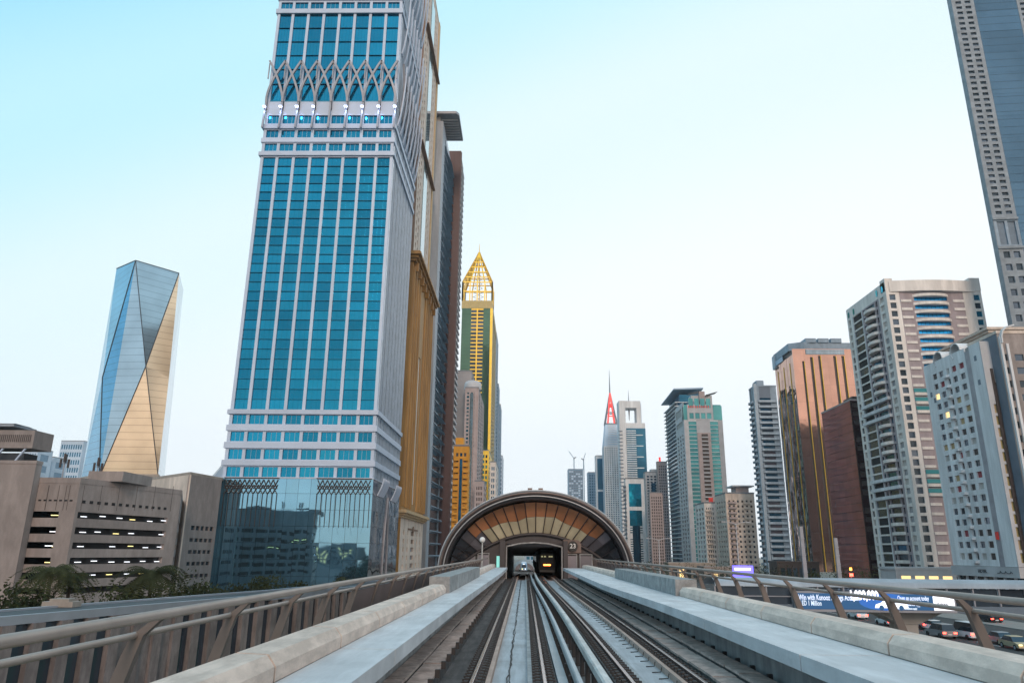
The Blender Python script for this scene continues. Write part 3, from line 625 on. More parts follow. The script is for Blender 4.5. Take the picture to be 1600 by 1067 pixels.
T = Tower('panelled_block', 'windowless pinkish concrete block with tall recessed panels at the left edge of the picture', 'building', rect(X_(0, 800, 116.4)-30, X_(50, 760, 116.4), 116.4, 117.9), H_(30, 724, 116.4), core='concrete_pink', d=.3, cap='concrete_pink', caph=.5, over=.08)
wb = T.W(0); 
T.facade(0, [(wb-6.6, wb-5.2), (wb-11.5, wb-10)], [(2+k*4.7, 2+k*4.7+4.3) for k in range(4)], wall='concrete_pink', pane=('concrete',), name='recessed_panel')
T.facade(1, [], [], wall='concrete_pink', u0=.3)
# roof with struts at the far left
tx0, tx1 = X_(-60, 690, 190), X_(52, 690, 190); za_, zb_ = H_(50, 700, 190), H_(50, 672, 190)
T = Tower('louvred_roof_building', 'dark building with a pinkish louvred attic on white struts, at the left edge', 'building', rect(tx0, tx1-3, 192, 198), za_-1, core='dark', d=.3)
MB().box(-1, tx1-tx0, -2, 6, za_, zb_).build('attic', 'concrete_pink', T.root)
q = MB()
for k in range(24): q.box(tx1-tx0-13+k*.52, tx1-tx0-12.75+k*.52, -2.06, -2.01, za_+1.6, zb_-1.2)
q.build('attic_louvre', 'dark_brown', T.root)
q = MB().add([(0, -3, zb_+1.6), (tx1-tx0-5, -3, zb_+1.6), (tx1-tx0-7, 7, zb_+2), (0, 7, zb_+2)], [(0, 1, 2, 3)]).box(0, tx1-tx0-5.5, -2.8, 6.5, zb_+.9, zb_+1.5); q.build('roof', 'grey_wall', T.root)
q = MB()
for k in range(4): u = tx1-tx0-2-k*6; q.bar((u, -1.5, za_), (u-5, -1, za_-7), .4, .4); q.bar((u-10, -1.5, za_), (u-5, -1, za_-7), .25, .25)
q.build('strut', 'band_white', T.root)
# beige blocks between the car park and the blue tower
f0, f1, f2 = U(150, 742, Y=215), U(297, 741, Y=172), U(346, 757, Y=186)
hz1 = H_(297, 741, 172)
T = Tower('beige_block', 'plain beige block with small square windows, between car park and blue tower', 'building', [(f0.x, 215), (f1.x, 172), (f2.x, 186), (f2.x-10, 225)], hz1, core='concrete_beige', d=.35, cap='concrete_beige', caph=.6, over=.05)
T.facade(0, [], [], wall='cream')  # lit face, made lighter by its cream colour
Wc = T.W(1)
def zc_(py): return H_(300, py, 172)
T.facade(1, reg(3, Wc-1, 5, .78), [(zc_(b), zc_(a)) for a, b in ((820, 827), (840, 846), (859, 865), (878, 884), (898, 904), (918, 923))], wall='concrete_pink', pane=('glass_black', 'dark'), name='window', u0=0)  # shaded face, made darker by its pink wall colour
MB().prism([(x*.35+18, y*.35-10) for x, y in ((0, 0), (14, -12), (20, -4), (8, 8))], hz1, hz1+2.4).build('roof_block', 'concrete_beige', T.root)
T = stower('ochre_low_block', 'small ochre block squeezed against the left side of the blue tower podium', 318, 350, 756, 232, 352, 'ochre', ('glass_black',), 3, 3, 1, par=1)
# blue sail roof behind
t = thing('sail_building', 'dull blue sail-shaped curved roof showing behind the left edge of the blue tower podium', 'building', (X_(355, 750, 300), 300, G))
q = MB(); xs0, xs1 = X_(326, 752, 300)-t.location.x, X_(368, 700, 300)-t.location.x; hz0, hz2 = H_(326, 752, 300), H_(365, 690, 300)
pr = [(xs0-2, 0), (xs0-2, hz0-6), (xs0, hz0)]+[(xs0+(xs1-xs0)*math.sin(k/8*PI/2)**1.0*1.0*(k/8)**.25, hz0+(hz2-hz0)*(1-math.cos(k/8*PI/2))**.62) for k in range(1, 9)]+[(xs1, 0)]
q.loft([[(x, 0, z) for x, z in pr], [(x, 30, z) for x, z in pr]], True, True); q.build('roof', 'sky_panel', t)
q = MB(); q.loft([[(x-.2, -.3, z+.2) for x, z in pr[2:-1]], [(x-.2, .3, z+.2) for x, z in pr[2:-1]]], False); q.build('roof_edge', 'steel_blue', t)
# distant pale towers at far left
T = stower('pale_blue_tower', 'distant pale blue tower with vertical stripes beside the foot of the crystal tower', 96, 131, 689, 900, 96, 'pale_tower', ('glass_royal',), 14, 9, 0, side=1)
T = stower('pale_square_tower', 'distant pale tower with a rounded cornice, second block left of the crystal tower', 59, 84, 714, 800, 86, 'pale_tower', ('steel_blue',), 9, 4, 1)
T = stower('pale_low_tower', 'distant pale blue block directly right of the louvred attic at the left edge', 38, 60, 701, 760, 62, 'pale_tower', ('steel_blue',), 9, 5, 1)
for px, py0, py1, ly in ((97, 710, 745, 'roof antenna cluster on the car park in front of the pale striped tower'), (150, 716, 748, 'roof antenna cluster on the car park at the foot of the crystal tower')):
    b = U(px, py1, Y=128); tp = U(px, py0, Y=128).z-b.z; t = thing('antenna_mast', ly, 'antenna', (b.x, 128, b.z-2))
    MB().tube([(0, 0, 0), (0, 0, tp+2)], .12, 6).build('mast', 'rib_grey', t)
    for k in range(4): a = k*PI/2+.4; MB().box(-.15, .15, -.12, .12, 0, 1.5).build('antenna_panel', 'dark_brown', t, loc=(math.cos(a)*.6, math.sin(a)*.6, tp-.3+(k % 2)*.9))
    q = MB()
    for k in range(4): a = k*PI/2+.4; q.tube([(0, 0, tp+.4), (math.cos(a)*.6, math.sin(a)*.6, tp+.6)], .05, 4)
    q.build('bracket', 'rib_grey', t)
# ------------------------------------------------------------------ right side: far centre
Yq = 1300; x0, x1 = X_(888, 733, Yq), X_(911, 733, Yq); h = H_(900, 733, Yq)
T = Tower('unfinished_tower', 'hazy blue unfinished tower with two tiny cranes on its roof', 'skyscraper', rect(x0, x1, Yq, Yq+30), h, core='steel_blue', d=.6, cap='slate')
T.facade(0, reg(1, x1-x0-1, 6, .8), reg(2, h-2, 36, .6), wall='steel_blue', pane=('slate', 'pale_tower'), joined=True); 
T.facade(3, [], [], wall='steel_blue', u1=29.4)
MB().tube([(x1-x0+1.5, -1, 0), (x1-x0+1.5, -1, h+8)], .8, 4).build('hoist_mast', 'steel_blue', T.root)
for px, top, jx, jt, lab in ((897, 716, 889, 705, 'luffing tower crane with its jib up on the left of the unfinished tower'), (912, 718, 915, 708, 'small tower crane on the right edge of the unfinished tower')):
    b = U(px, 733, Y=Yq+5); m_ = U(px, top, Y=Yq+5); j = U(jx, jt, Y=Yq+5); t = thing('tower_crane', lab, 'crane', (b.x, b.y, G+h+.8)); zz = m_.z-b.z
    MB().bar((0, 0, 0), (0, 0, zz), 1.6, 1.6).build('mast', 'steel_blue', t); MB().bar((0, 0, zz), (j.x-m_.x, 0, j.z-m_.z+zz), 1.0, 1.0).build('jib', 'steel_blue', t); MB().bar((0, 0, zz), (4*(1 if jx < px else -1), 0, zz+2), 1.6, 1.6).box(-1, 1, -1, 1, zz-1.5, zz+1).build('counter_jib', 'slate', t)
T = stower('dark_blue_slab', 'narrow dark blue stepped tower beside the tower with white frames', 919, 932, 738, 1150, 917, 'steel_blue', ('glass_royal',), 30, 3, 2, side=3)
T = stower('white_framed_tower', 'blue glass tower with white frames, left of the tower with the red spire', 931, 945, 712, 1050, 929, 'white_blue', ('glass_royal',), 3, 1, 1, side=3, fill=(.84, .94))
T = stower('grey_ribbed_tower', 'slim grey striped tower just right of the red-spired tower, mostly hidden', 962, 968, 660, 1090, 960, 'blue_grey_light', ('glass_royal',), 40, 2, 1, side=3)
# red spire tower
Yq = 1000; x0, x1 = X_(943.5, 700, Yq), X_(970, 700, Yq); hs_ = H_(956, 697, Yq); hb_ = H_(956, 661, Yq); ha = H_(956, 610, Yq); hm = H_(956, 575, Yq); w_ = x1-x0
T = Tower('red_spire_tower', 'pale blue ribbed tower tapering to a glowing red spire with a thin mast', 'skyscraper', rect(x0, x1, Yq, Yq+w_), hs_, core='blue_grey', d=.6)
T.facade(0, reg(.8, w_-.8, 7, .45), reg(2, hs_-1, 52, .55), wall='white_blue', pane=('glass_royal', 'glass_navy'), joined=True)
T.facade(3, reg(.8, w_-.8, 7, .45), reg(2, hs_-1, 52, .55), wall='blue_grey_light', pane=('glass_royal', 'glass_navy'), joined=True, u1=w_-.6)
t1 = .70; s0 = [(0, 0), (w_, 0), (w_, w_), (0, w_)]; xc = w_*.5
s1 = [(xc+(x-xc)*t1, xc+(y-xc)*t1) for x, y in s0]
MB().prism(s0, hs_, hb_, top=s1).build('tapered_crown', 'sky_panel', T.root)
q = MB()
for k in range(10):
    f = k/10; z = hs_+(hb_-hs_)*f; e = 1-(1-t1)*f; q.box(xc-xc*e*.55, xc+xc*e*.75, xc-xc*e-.35, xc-xc*e-.02, z+.6, z+1.6)
q.build('crown_bands', 'white_blue', T.root)
q = MB(); ap = (xc, xc, ha)
for x, y in s1:
    q.bar((x, y, hb_), ap, 1.6, 1.6)
for f in (.0, .35, .62):
    p = [(x+(xc-x)*f, y+(xc-y)*f, hb_+(ha-hb_)*f) for x, y in s1]
    for a, b in zip(p, p[1:]+p[:1]): q.bar(a, b, 1.2, 1.2)
q.build('spire_frame', 'slate', T.root)
q = MB()
for k in (-1, 1): q.bar((xc+k*4.6, xc*.5, hb_), (xc, xc*.85, ha-2), 2.2, 1.6)
q.bar((xc-3, xc*.6, hb_+11), (xc+3, xc*.6, hb_+11), 1.2, 2); q.bar((xc-2, xc*.75, hb_+26), (xc+2, xc*.75, hb_+26), 3, 9); q.build('lit_spire_core', 'red_lit', T.root)
MB().tube([(xc, xc, ha-3), (xc, xc, ha+14), (xc, xc, hm)], [1.0, .6, .2], 6).build('mast', 'slate', T.root)
# tower with a square hole (white frame)
Yq = 920; x0, x1 = X_(969, 700, Yq), X_(1010, 700, Yq); w_ = x1-x0; ux = lambda p, py=690: X_(p, py, Yq)-x0
h = H_(990, 626, Yq); hh2 = H_(990, 669, Yq)
T = Tower('hole_tower', 'white and blue tower whose white frame encloses a big square hole', 'skyscraper', rect(x0, ux(1008)+x0, Yq, Yq+26), H_(990, 748, Yq), core='white_blue', d=.5)
hk_ = H_(990, 748, Yq)
MB().box(ux(979), ux(1008.5, 672), -.2, 22, hk_+1, hh2).build('blue_glass_block', 'glass_royal', T.root)
q = MB()
for k in range(22):
    z = hk_+2+(hh2-hk_-3)*k/22; q.box(ux(979), ux(1005 if k % 5 == 4 else 994), -.9, -.21, z, z+1.1)
q.build('white_fins', 'white_blue', T.root)
MB().box(0, ux(978.8), 0, 22, hk_+.02, h).build('frame_column', 'white_blue', T.root)
q = MB()
for k in range(34): z = 8+(hh2-8)*k/34; q.box(-1.6, ux(973), -.7, -.01, z, z+1.3)
q.build('side_balcony', 'slate', T.root, 'stuff')
MB().box(ux(978.8), ux(1008.5, 672), 1, 21, hh2+.02, hh2+7).box(ux(978.8), ux(1001, 636), 1, 21, h-9, h-.01).build('frame_beam', 'white_blue', T.root)
MB().box(ux(995, 650), ux(1001.5, 650), 1.2, 20.8, hh2+7.02, h-9.02).build('frame_column', 'white_blue', T.root)
MB().box(ux(1001.6, 650), ux(1002.6, 650), 1.2, 20.8, hh2+7.02, h-3).build('frame_edge', 'pale_tower', T.root)
un = ux(984.5, 640); MB().tube([(un, 10, H_(984, 655, Yq)), (un, 10, H_(984, 640, Yq)), (un, 10, H_(984, 607, Yq))], [.3, 1.1, .15], 6).build('needle', 'rib_grey', T.root)
T.facade(0, [(ux(981, 800), ux(1005, 800))], reg(2, hk_-2, 20, .6), wall='white_blue', pane=('glass_navy',), joined=True)
T = stower('cyan_glass_tower', 'white-framed tower with vivid cyan glass, in front of the tower with the hole', 977, 1006, 748, 640, 975, 'white_blue', ('glass_cyan',), 3, 1, 1, side=3, fill=(.74, .86), core='glass_cyan')
x_ = T.x1-T.x0; q = MB()
for k in range(16): q.box(x_*.15, x_*.85, -.12, -.01, 3+k*1.9, 4+k*1.9)
q.build('lower_bands', 'white_blue', T.root); MB().box(x_*.3, x_*.7, -.3, -.01, 1, 33).build('glazed_strip', 'glass_navy', T.root)
q = MB()
for k in range(18): z = 4+(T.top-8)*k/18; q.add([(-1.8, 3, z), (.2, -1, z), (.2, -1, z+1.4), (-1.8, 3, z+1.4)], [(0, 1, 2, 3)]).box(-1.7, .3, -1, 6, z, z+.3)
q.build('curved_balconies', 'slate', T.root, 'stuff')
T = stower('grey_office_tower', 'grey-white tower with a dark vertical glass strip, right of the cyan glass tower', 1008, 1033, 738, 700, 1005, 'light_stone', ('glass_navy', 'glass_dark'), 30, 4, 3, side=3)
x_ = T.x1-T.x0; MB().box(x_*.35, x_*.62, -.4, -.01, 2, T.top-10).build('dark_strip', 'glass_navy', T.root); MB().box(x_*.4, x_*.9, 3, 12, T.top, T.top+3.5).build('roof_block', 'light_stone', T.root)
T = stower('brown_apartment_tower', 'brown apartment tower with a tiny red light on its roof', 1027, 1042, 722, 690, 1025, 'pink_grey', ('dark_brown', 'glass_dark'), 34, 4, 3, side=3)
MB().tube([(3, 3, T.top), (3, 3, T.top+5)], .9, 6).build('beacon', 'red_lit', T.root)
T = stower('low_brown_block', 'low brown apartment block between the grey-white tower and the dark canopied tower', 1015, 1035, 770, 600, 1013, 'pink_grey', ('dark_brown',), 22, 5, 2, side=3)
# dark tower with a wing-like canopy
Yq = 620; xl = X_(1061, 700, Yq); x1 = X_(1100, 650, Yq); h = H_(1061, 628, Yq); Yr_ = Yr(1040, 648, xl); dd = Yr_-Yq
T = Tower('canopied_dark_tower', 'dark blue tower with white floor lines and a wing-like roof canopy', 'skyscraper', rect(xl, x1, Yq, Yr_), h, core='glass_navy', d=.4)
T.facade(0, reg(.5, x1-xl-.5, 1, .99), reg(0, h, 40, .66), wall='slate', span='blue_grey', pane=('glass_navy',), joined=True)
T.facade(3, reg(.5, dd-.5, 1, .99), reg(0, h, 40, .66), wall='slate', span='slate', pane=('glass_navy', 'glass_dark'), joined=True, u1=dd-.4)
for k in range(40):
    z = h*(k+.93)/40; q = MB().box(-1.6, -.02, -.8, dd+1, z-.35, z+.25).box(-.02, 9, -.9, -.02, z-.35, z+.25); q.build('floor_edge', 'white_blue' if k % 1 == 0 else 'slate', T.root)
MB().box(3, x1-xl, 2, dd-3, h, h+7).build('penthouse', 'glass_royal', T.root)
q = MB().add([(-4, dd*.9, h+6), (-2, -3, h+10), (x1-xl, -3, h+11), (x1-xl, dd, h+8)], [(0, 1, 2, 3)]).add([(-4, dd*.9, h+7.2), (-2, -3, h+11.4), (x1-xl, -3, h+12.4), (x1-xl, dd, h+9.2)], [(3, 2, 1, 0)]).bar((-4, dd*.9, h+6.6), (-2, -3, h+10.7), 1.2, 1.2).bar((-2, -3, h+10.7), (x1-xl, -3, h+11.7), 1.2, 1.2); q.build('roof_canopy', 'sky_panel', T.root)
# teal tower
Yq = 560; xl = X_(1071, 700, Yq); x1 = X_(1132, 700, Yq); h = H_(1100, 632, Yq); w_ = x1-xl; Yr_ = Yr(1057, 690, xl); dd = Yr_-Yq
u_ = lambda p, py=700: X_(p, py, Yq)-xl
T = Tower('teal_tower', 'grey tower with teal glass bands and a brown column of balconies up its middle', 'skyscraper', rect(xl, x1, Yq, Yr_), h, core='glass_teal', d=.5)
hsh = H_(1100, 656, Yq); nf = 36
rows = reg(2, hsh-1, nf, .86)
T.facade(0, [(u_(1078), u_(1090.5)), (u_(1112), u_(1124.5))], rows, wall='light_stone', span='white_blue', pane=('glass_teal', 'glass_teal2'), z1=hsh, name='window')
q = MB().box(u_(1091), u_(1111.5), -.8, -.02, 0, hsh-10); T.raw(q, 'balcony_column', 'pink_grey', 0)
me = MB().box(0, u_(1107)-u_(1097), 0, .06, 0, 2.0).mesh('balcony_opening', 'dark_brown')
mf = MB().box(0, u_(1107)-u_(1097), -.5, 0, 0, .9).mesh('balcony', 'light_stone')
for k in range(nf-4): z = 3+(hsh-14)*k/(nf-4); T.place(me, 'balcony_opening', 0, u_(1097), -.87, z+1); T.place(mf, 'balcony', 0, u_(1097), -.9, z)
T.facade(0, reg(u_(1079), u_(1116), 4, .74), [(hsh+1, hsh+5.5), (hsh+9.5, hsh+17)], wall='light_stone', pane=('glass_teal2',), z0=hsh+.05, z1=h, name='top_window', u0=u_(1077), u1=u_(1118))
q = MB()
for k in range(10): q.box(u_(1079)+k*1.7, u_(1079)+k*1.7+.9, -.1, -.01, h-2.6, h-.9)
T.raw(q, 'lit_slots', 'lamp_red', 0) if 0 else T.raw(q, 'orange_slots', 'red_paint', 0)
q = MB().box(0, u_(1076.8), .02, 6, hsh+.1, h-2).box(u_(1118.2), w_, .02, 6, hsh+.1, h-1); T.raw(q, 'corner_glazing', 'glass_teal2', 0, 'stuff')
T.facade(3, reg(3, dd-2, 3, .5), reg(2, h-22, 32, .6), wall='light_stone', pane=('dark_brown', 'glass_dark'), joined=True, z1=h-18, u1=dd-.5)
T.facade(3, [(3, dd-4)], [(h-16, h-12), (h-8, h-2)], wall='light_stone', pane=('concrete',), z0=h-17.9, z1=h+2, u1=dd-.5, name='attic_recess')
MB().box(w_*.25, w_*.8, 4, 14, h, h+8).build('roof_block', 'light_stone', T.root); MB().box(w_*.45, w_*.6, 2, 3.8, h+.5, h+11).build('chimney_shaft', 'pink_grey', T.root)
q = MB().add([(w_*.2, 2, h+9.5), (w_*.45, 0, h+11), (w_*.45, 12, h+11), (w_*.2, 12, h+9.5)], [(0, 1, 2, 3)]).add([(w_*.62, 0, h+8), (w_*.95, 2, h+11), (w_*.95, 12, h+11), (w_*.62, 12, h+8)], [(0, 1, 2, 3)]); q.build('roof_wing', 'pink_grey', T.root)
# beige apartment blocks
Yq = 430
T = stower('beige_apartment_block', 'beige apartment block with flat overhanging roof cap, in front of the teal tower', 1133, 1178, 771, Yq, 1117, 'cream', ('dark_brown', 'glass_dark'), 14, 6, 4, side=3, joined=False, fill=(.44, .45), par=3)
x_ = T.x1-T.x0
balcony_tower(T, 0, 1, 6.2, 14, T.top-3, 'pink_grey', 1.6, 1.1, True, 1.6); balcony_tower(T, 0, x_*.62, x_*.62+3.4, 14, T.top-3, 'cream', .8, 1.0, False, 1.6)
MB().box(x_*.45, x_*.9, 4, 14, T.top+.8, T.top+4.2).build('roof_room', 'pink_grey', T.root); MB().box(x_*.3, x_+1, 2, 16, T.top+4.2, T.top+5).build('roof_cap', 'light_stone', T.root)
T = stower('stepped_beige_block', 'lower beige apartment block with an orange roof panel, by the teal tower', 1100, 1117, 786, 460, 1097, 'cream_white', ('dark_brown', 'glass_dark'), 13, 4, 3, side=3, joined=False, fill=(.5, .55), par=2)
balcony_tower(T, 0, .5, 4, 13, T.top-2, 'cream', 1.0, 1.0, False, 1.6)
MB().box(x_*.2, x_*.35, .5, 1.5, T.top, T.top+3.5).build('orange_panel', 'red_paint', T.root)
# blue-grey tower of curved balconies
Yq = 400; xl = X_(1187, 700, Yq); x1 = X_(1221, 700, Yq); h = H_(1187, 604, Yq); Yr_ = Yr(1171, 620, xl); dd = min(Yr_-Yq, 40)
T = Tower('curved_balcony_tower', 'blue-grey apartment tower wrapped in rows of rounded balconies, left of the bronze glass tower', 'apartment tower', rect(xl, x1, Yq, Yq+dd), h, core='slate', d=.4, cap='blue_grey')
w_ = x1-xl; nf = 31
T.facade(0, [(2.2, w_-3.4)], reg(2, h-6, nf, .72), wall='blue_grey', span='slate', pane=('glass_navy', 'glass_dark'), name='window')
T.facade(3, [(1, dd*.42), (dd*.52, dd-1.2)], reg(2, h-6, nf, .72), wall='blue_grey_light', span='slate', pane=('glass_navy', 'glass_dark'), u1=dd-.4, name='window')
balcony_tower(T, 0, 1.1, w_-.3, nf, h-6, 'blue_grey_light', 1.1, 1.2, False, 2, step=(h-8)/nf)
balcony_tower(T, 3, 1, dd*.42, nf, h-6, 'blue_grey', 1.8, 1.2, True, 2, step=(h-8)/nf)
balcony_tower(T, 3, dd*.52, dd-1, nf, h-6, 'blue_grey_light', 1.8, 1.2, True, 2, step=(h-8)/nf)
MB().box(2, w_*.5, 2, 9, h+.8, h+4).build('roof_block', 'blue_grey', T.root)
q = MB().box(-.9, .8, -.9, 1.0, 0, h+1.5); q.build('corner_pier', 'blue_grey_light', T.root)
# bronze glass tower
Yq = 500; xl = X_(1243, 600, Yq); x1 = X_(1350, 640, Yq); h = H_(1242, 545, Yq); Yr_ = Yr(1211, 580, xl); dd = Yr_-Yq; w_ = x1-xl
u_ = lambda p, py=620: X_(p, py, Yq)-xl
T = Tower('bronze_glass_tower', 'bronze mirror-glass tower glowing copper in the sunset with dark slots and a blue-grey penthouse', 'skyscraper', rect(xl, x1, Yq, Yr_), h, core='dark_brown', d=.8)
sl_ = [(u_(1259), u_(1263)), (u_(1272), u_(1277)), (u_(1285), u_(1289.5)), (u_(1309), u_(1314)), (u_(1322), u_(1327))]
tops = [h-9, h-6, h-5, h-5, h-5]
last = 0
for (a, b), tz in zip(sl_+[(w_, w_)], tops+[0]):
    nn = max(1, int((a-last)/4)); pw = (a-last)/nn; pz = (h-1)/12
    pmesh = MB().box(.02, pw-.02, 0, .75, .03, pz-.03).mesh('glass_panel', 'glass_bronze')
    for k in range(nn):
        for r in range(12): T.place(pmesh, 'glass_panel', 0, last+k*pw, 0, r*pz)
    if b > a:
        q = MB().box(a+.01, b-.01, .1, .7, tz, h-1); T.raw(q, 'lintel_panel', 'glass_bronze', 0)
        q = MB().box(b-.35, b-.02, -.15, .5, 0, tz); T.raw(q, 'glow_reveal', 'gold_paint', 0)  # gold glow of the slot reveal, put in as colour
    last = b
T.raw(MB().box(0, w_, 0, .75, h-1, h), 'top_rail', 'glass_bronze', 0)
nn = 6; pw = (dd-.8)/nn; pz = (h-4)/22
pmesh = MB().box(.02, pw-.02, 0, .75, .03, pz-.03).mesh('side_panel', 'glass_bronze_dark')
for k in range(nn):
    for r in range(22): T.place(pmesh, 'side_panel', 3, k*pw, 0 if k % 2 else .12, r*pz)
q = MB()
for k in (1, 3, 5): q.box(k*pw-.2, k*pw+.2, -.35, -.01, 0, h-9)
T.raw(q, 'glow_reveal', 'gold_paint', 3)  # the same glow, coloured gold, along the side strips
q = MB().prism([(-.4, 6), (-.4, dd), (w_, dd), (w_, 3), (14, 3), (9, 1)], h, h+5.5); q.build('penthouse', 'blue_grey', T.root)
for k in range(3): MB().box(11+k*9, 18.5+k*9, 2, 12, h+5.5, h+8.5).build('penthouse_block', 'blue_grey', T.root)
T.raw(MB().box(u_(1266), u_(1327), -.5, -.02, h-4, h-.5).box(u_(1266), u_(1327), -.7, -.51, h-1.4, h-1.0), 'balcony_rail', 'blue_grey_light', 0)
T.raw(MB().box(1, dd*.5, -.6, -.02, h-4, h-.5), 'balcony_rail', 'sky_panel', 3)
MB().box(-1.4, .1, dd-4, dd+.5, h-6, h+4).build('corner_fin', 'blue_grey_light', T.root)
# wine-red glass tower
Yq = 336; xl = X_(1330, 640, Yq); x1 = X_(1376, 640, Yq); h = H_(1330, 626, Yq); Yr_ = Yr(1284, 650, xl); dd = Yr_-Yq; dd = min(dd, 45); w_ = x1-xl
T = Tower('wine_glass_tower', 'lower wine-red glass tower between the bronze tower and big cream-white tower', 'tower block', rect(xl, x1, Yq, Yq+dd), h, core='dark_brown', d=.7, cap='pink_grey')
nn = 6; pw = (dd-.7)/nn; pz = h/16; pmesh = MB().box(.02, pw-.02, 0, .65, .03, pz-.03).mesh('glass_panel', 'glass_wine')
for k in range(nn):
    for r in range(16):
        T.place(pmesh, 'glass_panel', 3, k*pw, 0, r*pz)
nr = 20
T.facade(0, [(.6, w_)], reg(0, h, nr, .62), wall='glass_wine2', span='glass_wine2', pane=('dark_brown', 'glass_wine2'), name='window', lit=('window_warm', .012))
MB().box(3, w_, 4, 14, h+.8, h+3).build('roof_block', 'dark_brown', T.root)
# ------------------------------------------------------------------ big white apartment tower
Yq = 280; xl = X_(1386, 470, Yq); x1 = X_(1535, 470, Yq); h = H_(1386, 440, Yq); Yr_ = Yr(1322, 487, xl); dd = Yr_-Yq; w_ = x1-xl
T = Tower('white_apartment_tower', 'big cream-white apartment tower with blue glass balconies and stacked curved balconies', 'apartment tower', rect(xl, x1, Yq, Yr_), h, core='mauve', d=.5)
u_ = lambda p, py=480: X_(p, py, Yq)-xl
nf = 32; st = (h-6)/nf; rows = [(1.2+k*st+.35, 1.2+k*st+st-.75) for k in range(nf)]
T.facade(0, [(1.2, 3.6)], rows, wall='cream_white', pane=('glass_black', 'glass_dark', 'glass_black'), u0=0, u1=5.2, z1=h-4, name='window')
T.facade(0, [], [], wall='mauve', u0=5.2, u1=u_(1430), z1=h-4, d=.44); T.facade(0, [(u_(1430), u_(1482))], [(r[0]-.2, r[1]+.1) for r in rows[20:]], wall='mauve', u0=u_(1430), u1=w_-7.5, z1=h-4, d=.44, pane=('glass_balcony',), name='balcony_glazing', mull=(8, .12, 'glass_navy'))
T.facade(0, [(w_-3.2, w_-.8)], rows, wall='cream_white', pane=('glass_cyan', 'glass_black'), u0=w_-7.4, u1=w_, z1=h-4, name='window')
rb = MB().box(0, 4.2, -.35, -.01, 0, 1.05).mesh('ledge', 'cream_white'); lb = MB().box(0, 9.5, -.9, -.01, 0, 1.1).mesh('long_balcony', 'cream_white'); lg = MB().box(0, 9.5, -.3, -.01, 0, 1.5).mesh('ribbon_glazing', 'glass_teal')
for k in range(nf):
    z = 1.2+k*st-.55
    if k in (9, 10, 11, 18, 19, 20): T.place(lb, 'long_balcony', 0, 5.4, 0, z); T.place(lg, 'ribbon_glazing', 0, 5.4, 0, z+1.3)
    else:
        T.place(rb, 'ledge', 0, 5.4, 0, z)
        T.place(rb, 'ledge', 0, w_-11.8, 0, z)
balcony_tower(T, 0, u_(1428), u_(1484), 13, h-5, 'cream_white', 2.2, 1.15, True, 1.2+19.6*st-.5, name='curved_balcony', step=st)
# curved cornice wall over the front
q = MB(); n_ = 14; po = [(w_*k/n_*.90+1.5, -1.6*math.sin(PI*k/n_)) for k in range(n_+1)]
q.loft([[(x, y-.3, z) for x, y in po] for z in (h-4.4, h+.2)], False); q.loft([[(x, .4, z) for x, y in po][::-1] for z in (h-4.4, h+.2)], False)
q.loft([[(x, y-.3, h+.2) for x, y in po], [(x, .4, h+.2) for x, y in po]], False); q.loft([[(x, .4, h-4.4) for x, y in po], [(x, y-.3, h-4.4) for x, y in po]], False)
q.build('curved_cornice', 'cream_white', T.root)
MB().box(0, 3.2, 0, 4, h-3.98, h+1.4).box(w_-4.2, w_, -.3, 4, h-3.98, h+1.6).build('corner_parapet', 'cream_white', T.root)
MB().box(3.2, w_-4.2, .5, dd, h-4, h-.5).build('roof', 'concrete_beige', T.root)
# side face: windows, rectangular loggias, curved balconies, wall, louvres
v = lambda f: dd*f
T.facade(3, [(v(.03), v(.09))], rows, wall='cream_white', pane=('glass_dark', 'louvre_dark' if 0 else 'curtain'), u0=0, u1=v(.13), z1=h-5, name='side_window')
def bandz(k): return k in (9, 10, 11, 18, 19, 20)
lo_rows = [r for k, r in enumerate(rows)]
T.facade(3, [(v(.15), v(.38))], [(r[0]-.2, r[1]+.25) for r in rows], wall='white_blue', span='cream_white', pane=('glass_black', 'opening', 'glass_dark'), u0=v(.13), u1=v(.40), z1=h-5, name='loggia', deep=.02)
T.facade(3, [(v(.42), v(.47)), (v(.50), v(.70)), (v(.735), v(.78))], rows, wall='mauve', pane=('glass_black', 'glass_navy'), u0=v(.40), u1=v(.82), z1=h-5, name='side_window', d=.45)
T.facade(3, [(v(.85), v(.93))], [(r[0]+.2, r[1]) for r in rows], wall='cream_white', pane=('curtain', 'slate'), u0=v(.82), u1=dd-.5, z1=h-5, name='louvre', mull=(5, .12, 'cream_white'))
MB_ = [k for k in range(nf) if not bandz(k)]
q = MB(); cbw = v(.70)-v(.50); ns = 8
def curved(wd, dp, bh, m, nm):
    q = MB(); o = [(0, 0)]+[(wd*k/ns, -dp*math.sin(PI*k/ns)**.5) for k in range(1, ns)]+[(wd, 0)]; i_ = [(x+(wd/2-x)*.05, y*.85) for x, y in o]
    q.loft([[(x, y, 0) for x, y in o], [(x, y, bh) for x, y in o]], False); q.loft([[(x, y, bh) for x, y in o], [(x, y, bh) for x, y in i_]], False); q.loft([[(x, y, bh) for x, y in i_], [(x, y, .2) for x, y in i_]], False)
    q.add([(x, y, 0) for x, y in o], [tuple(reversed(range(ns+1)))]); q.add([(x, y, .2) for x, y in i_], [tuple(range(ns+1))])
    return q.mesh(nm, m)
cm = curved(cbw+2, 2.0, 1.2, 'cream_white', 'curved_balcony'); bm_ = MB().box(0, v(.80)-v(.15), -1.2, -.01, 0, 1.25).mesh('long_balcony', 'white_blue')
bg_ = MB().box(0, v(.80)-v(.40), -.9, -.02, 0, .7).mesh('balcony_glass', 'glass_balcony')
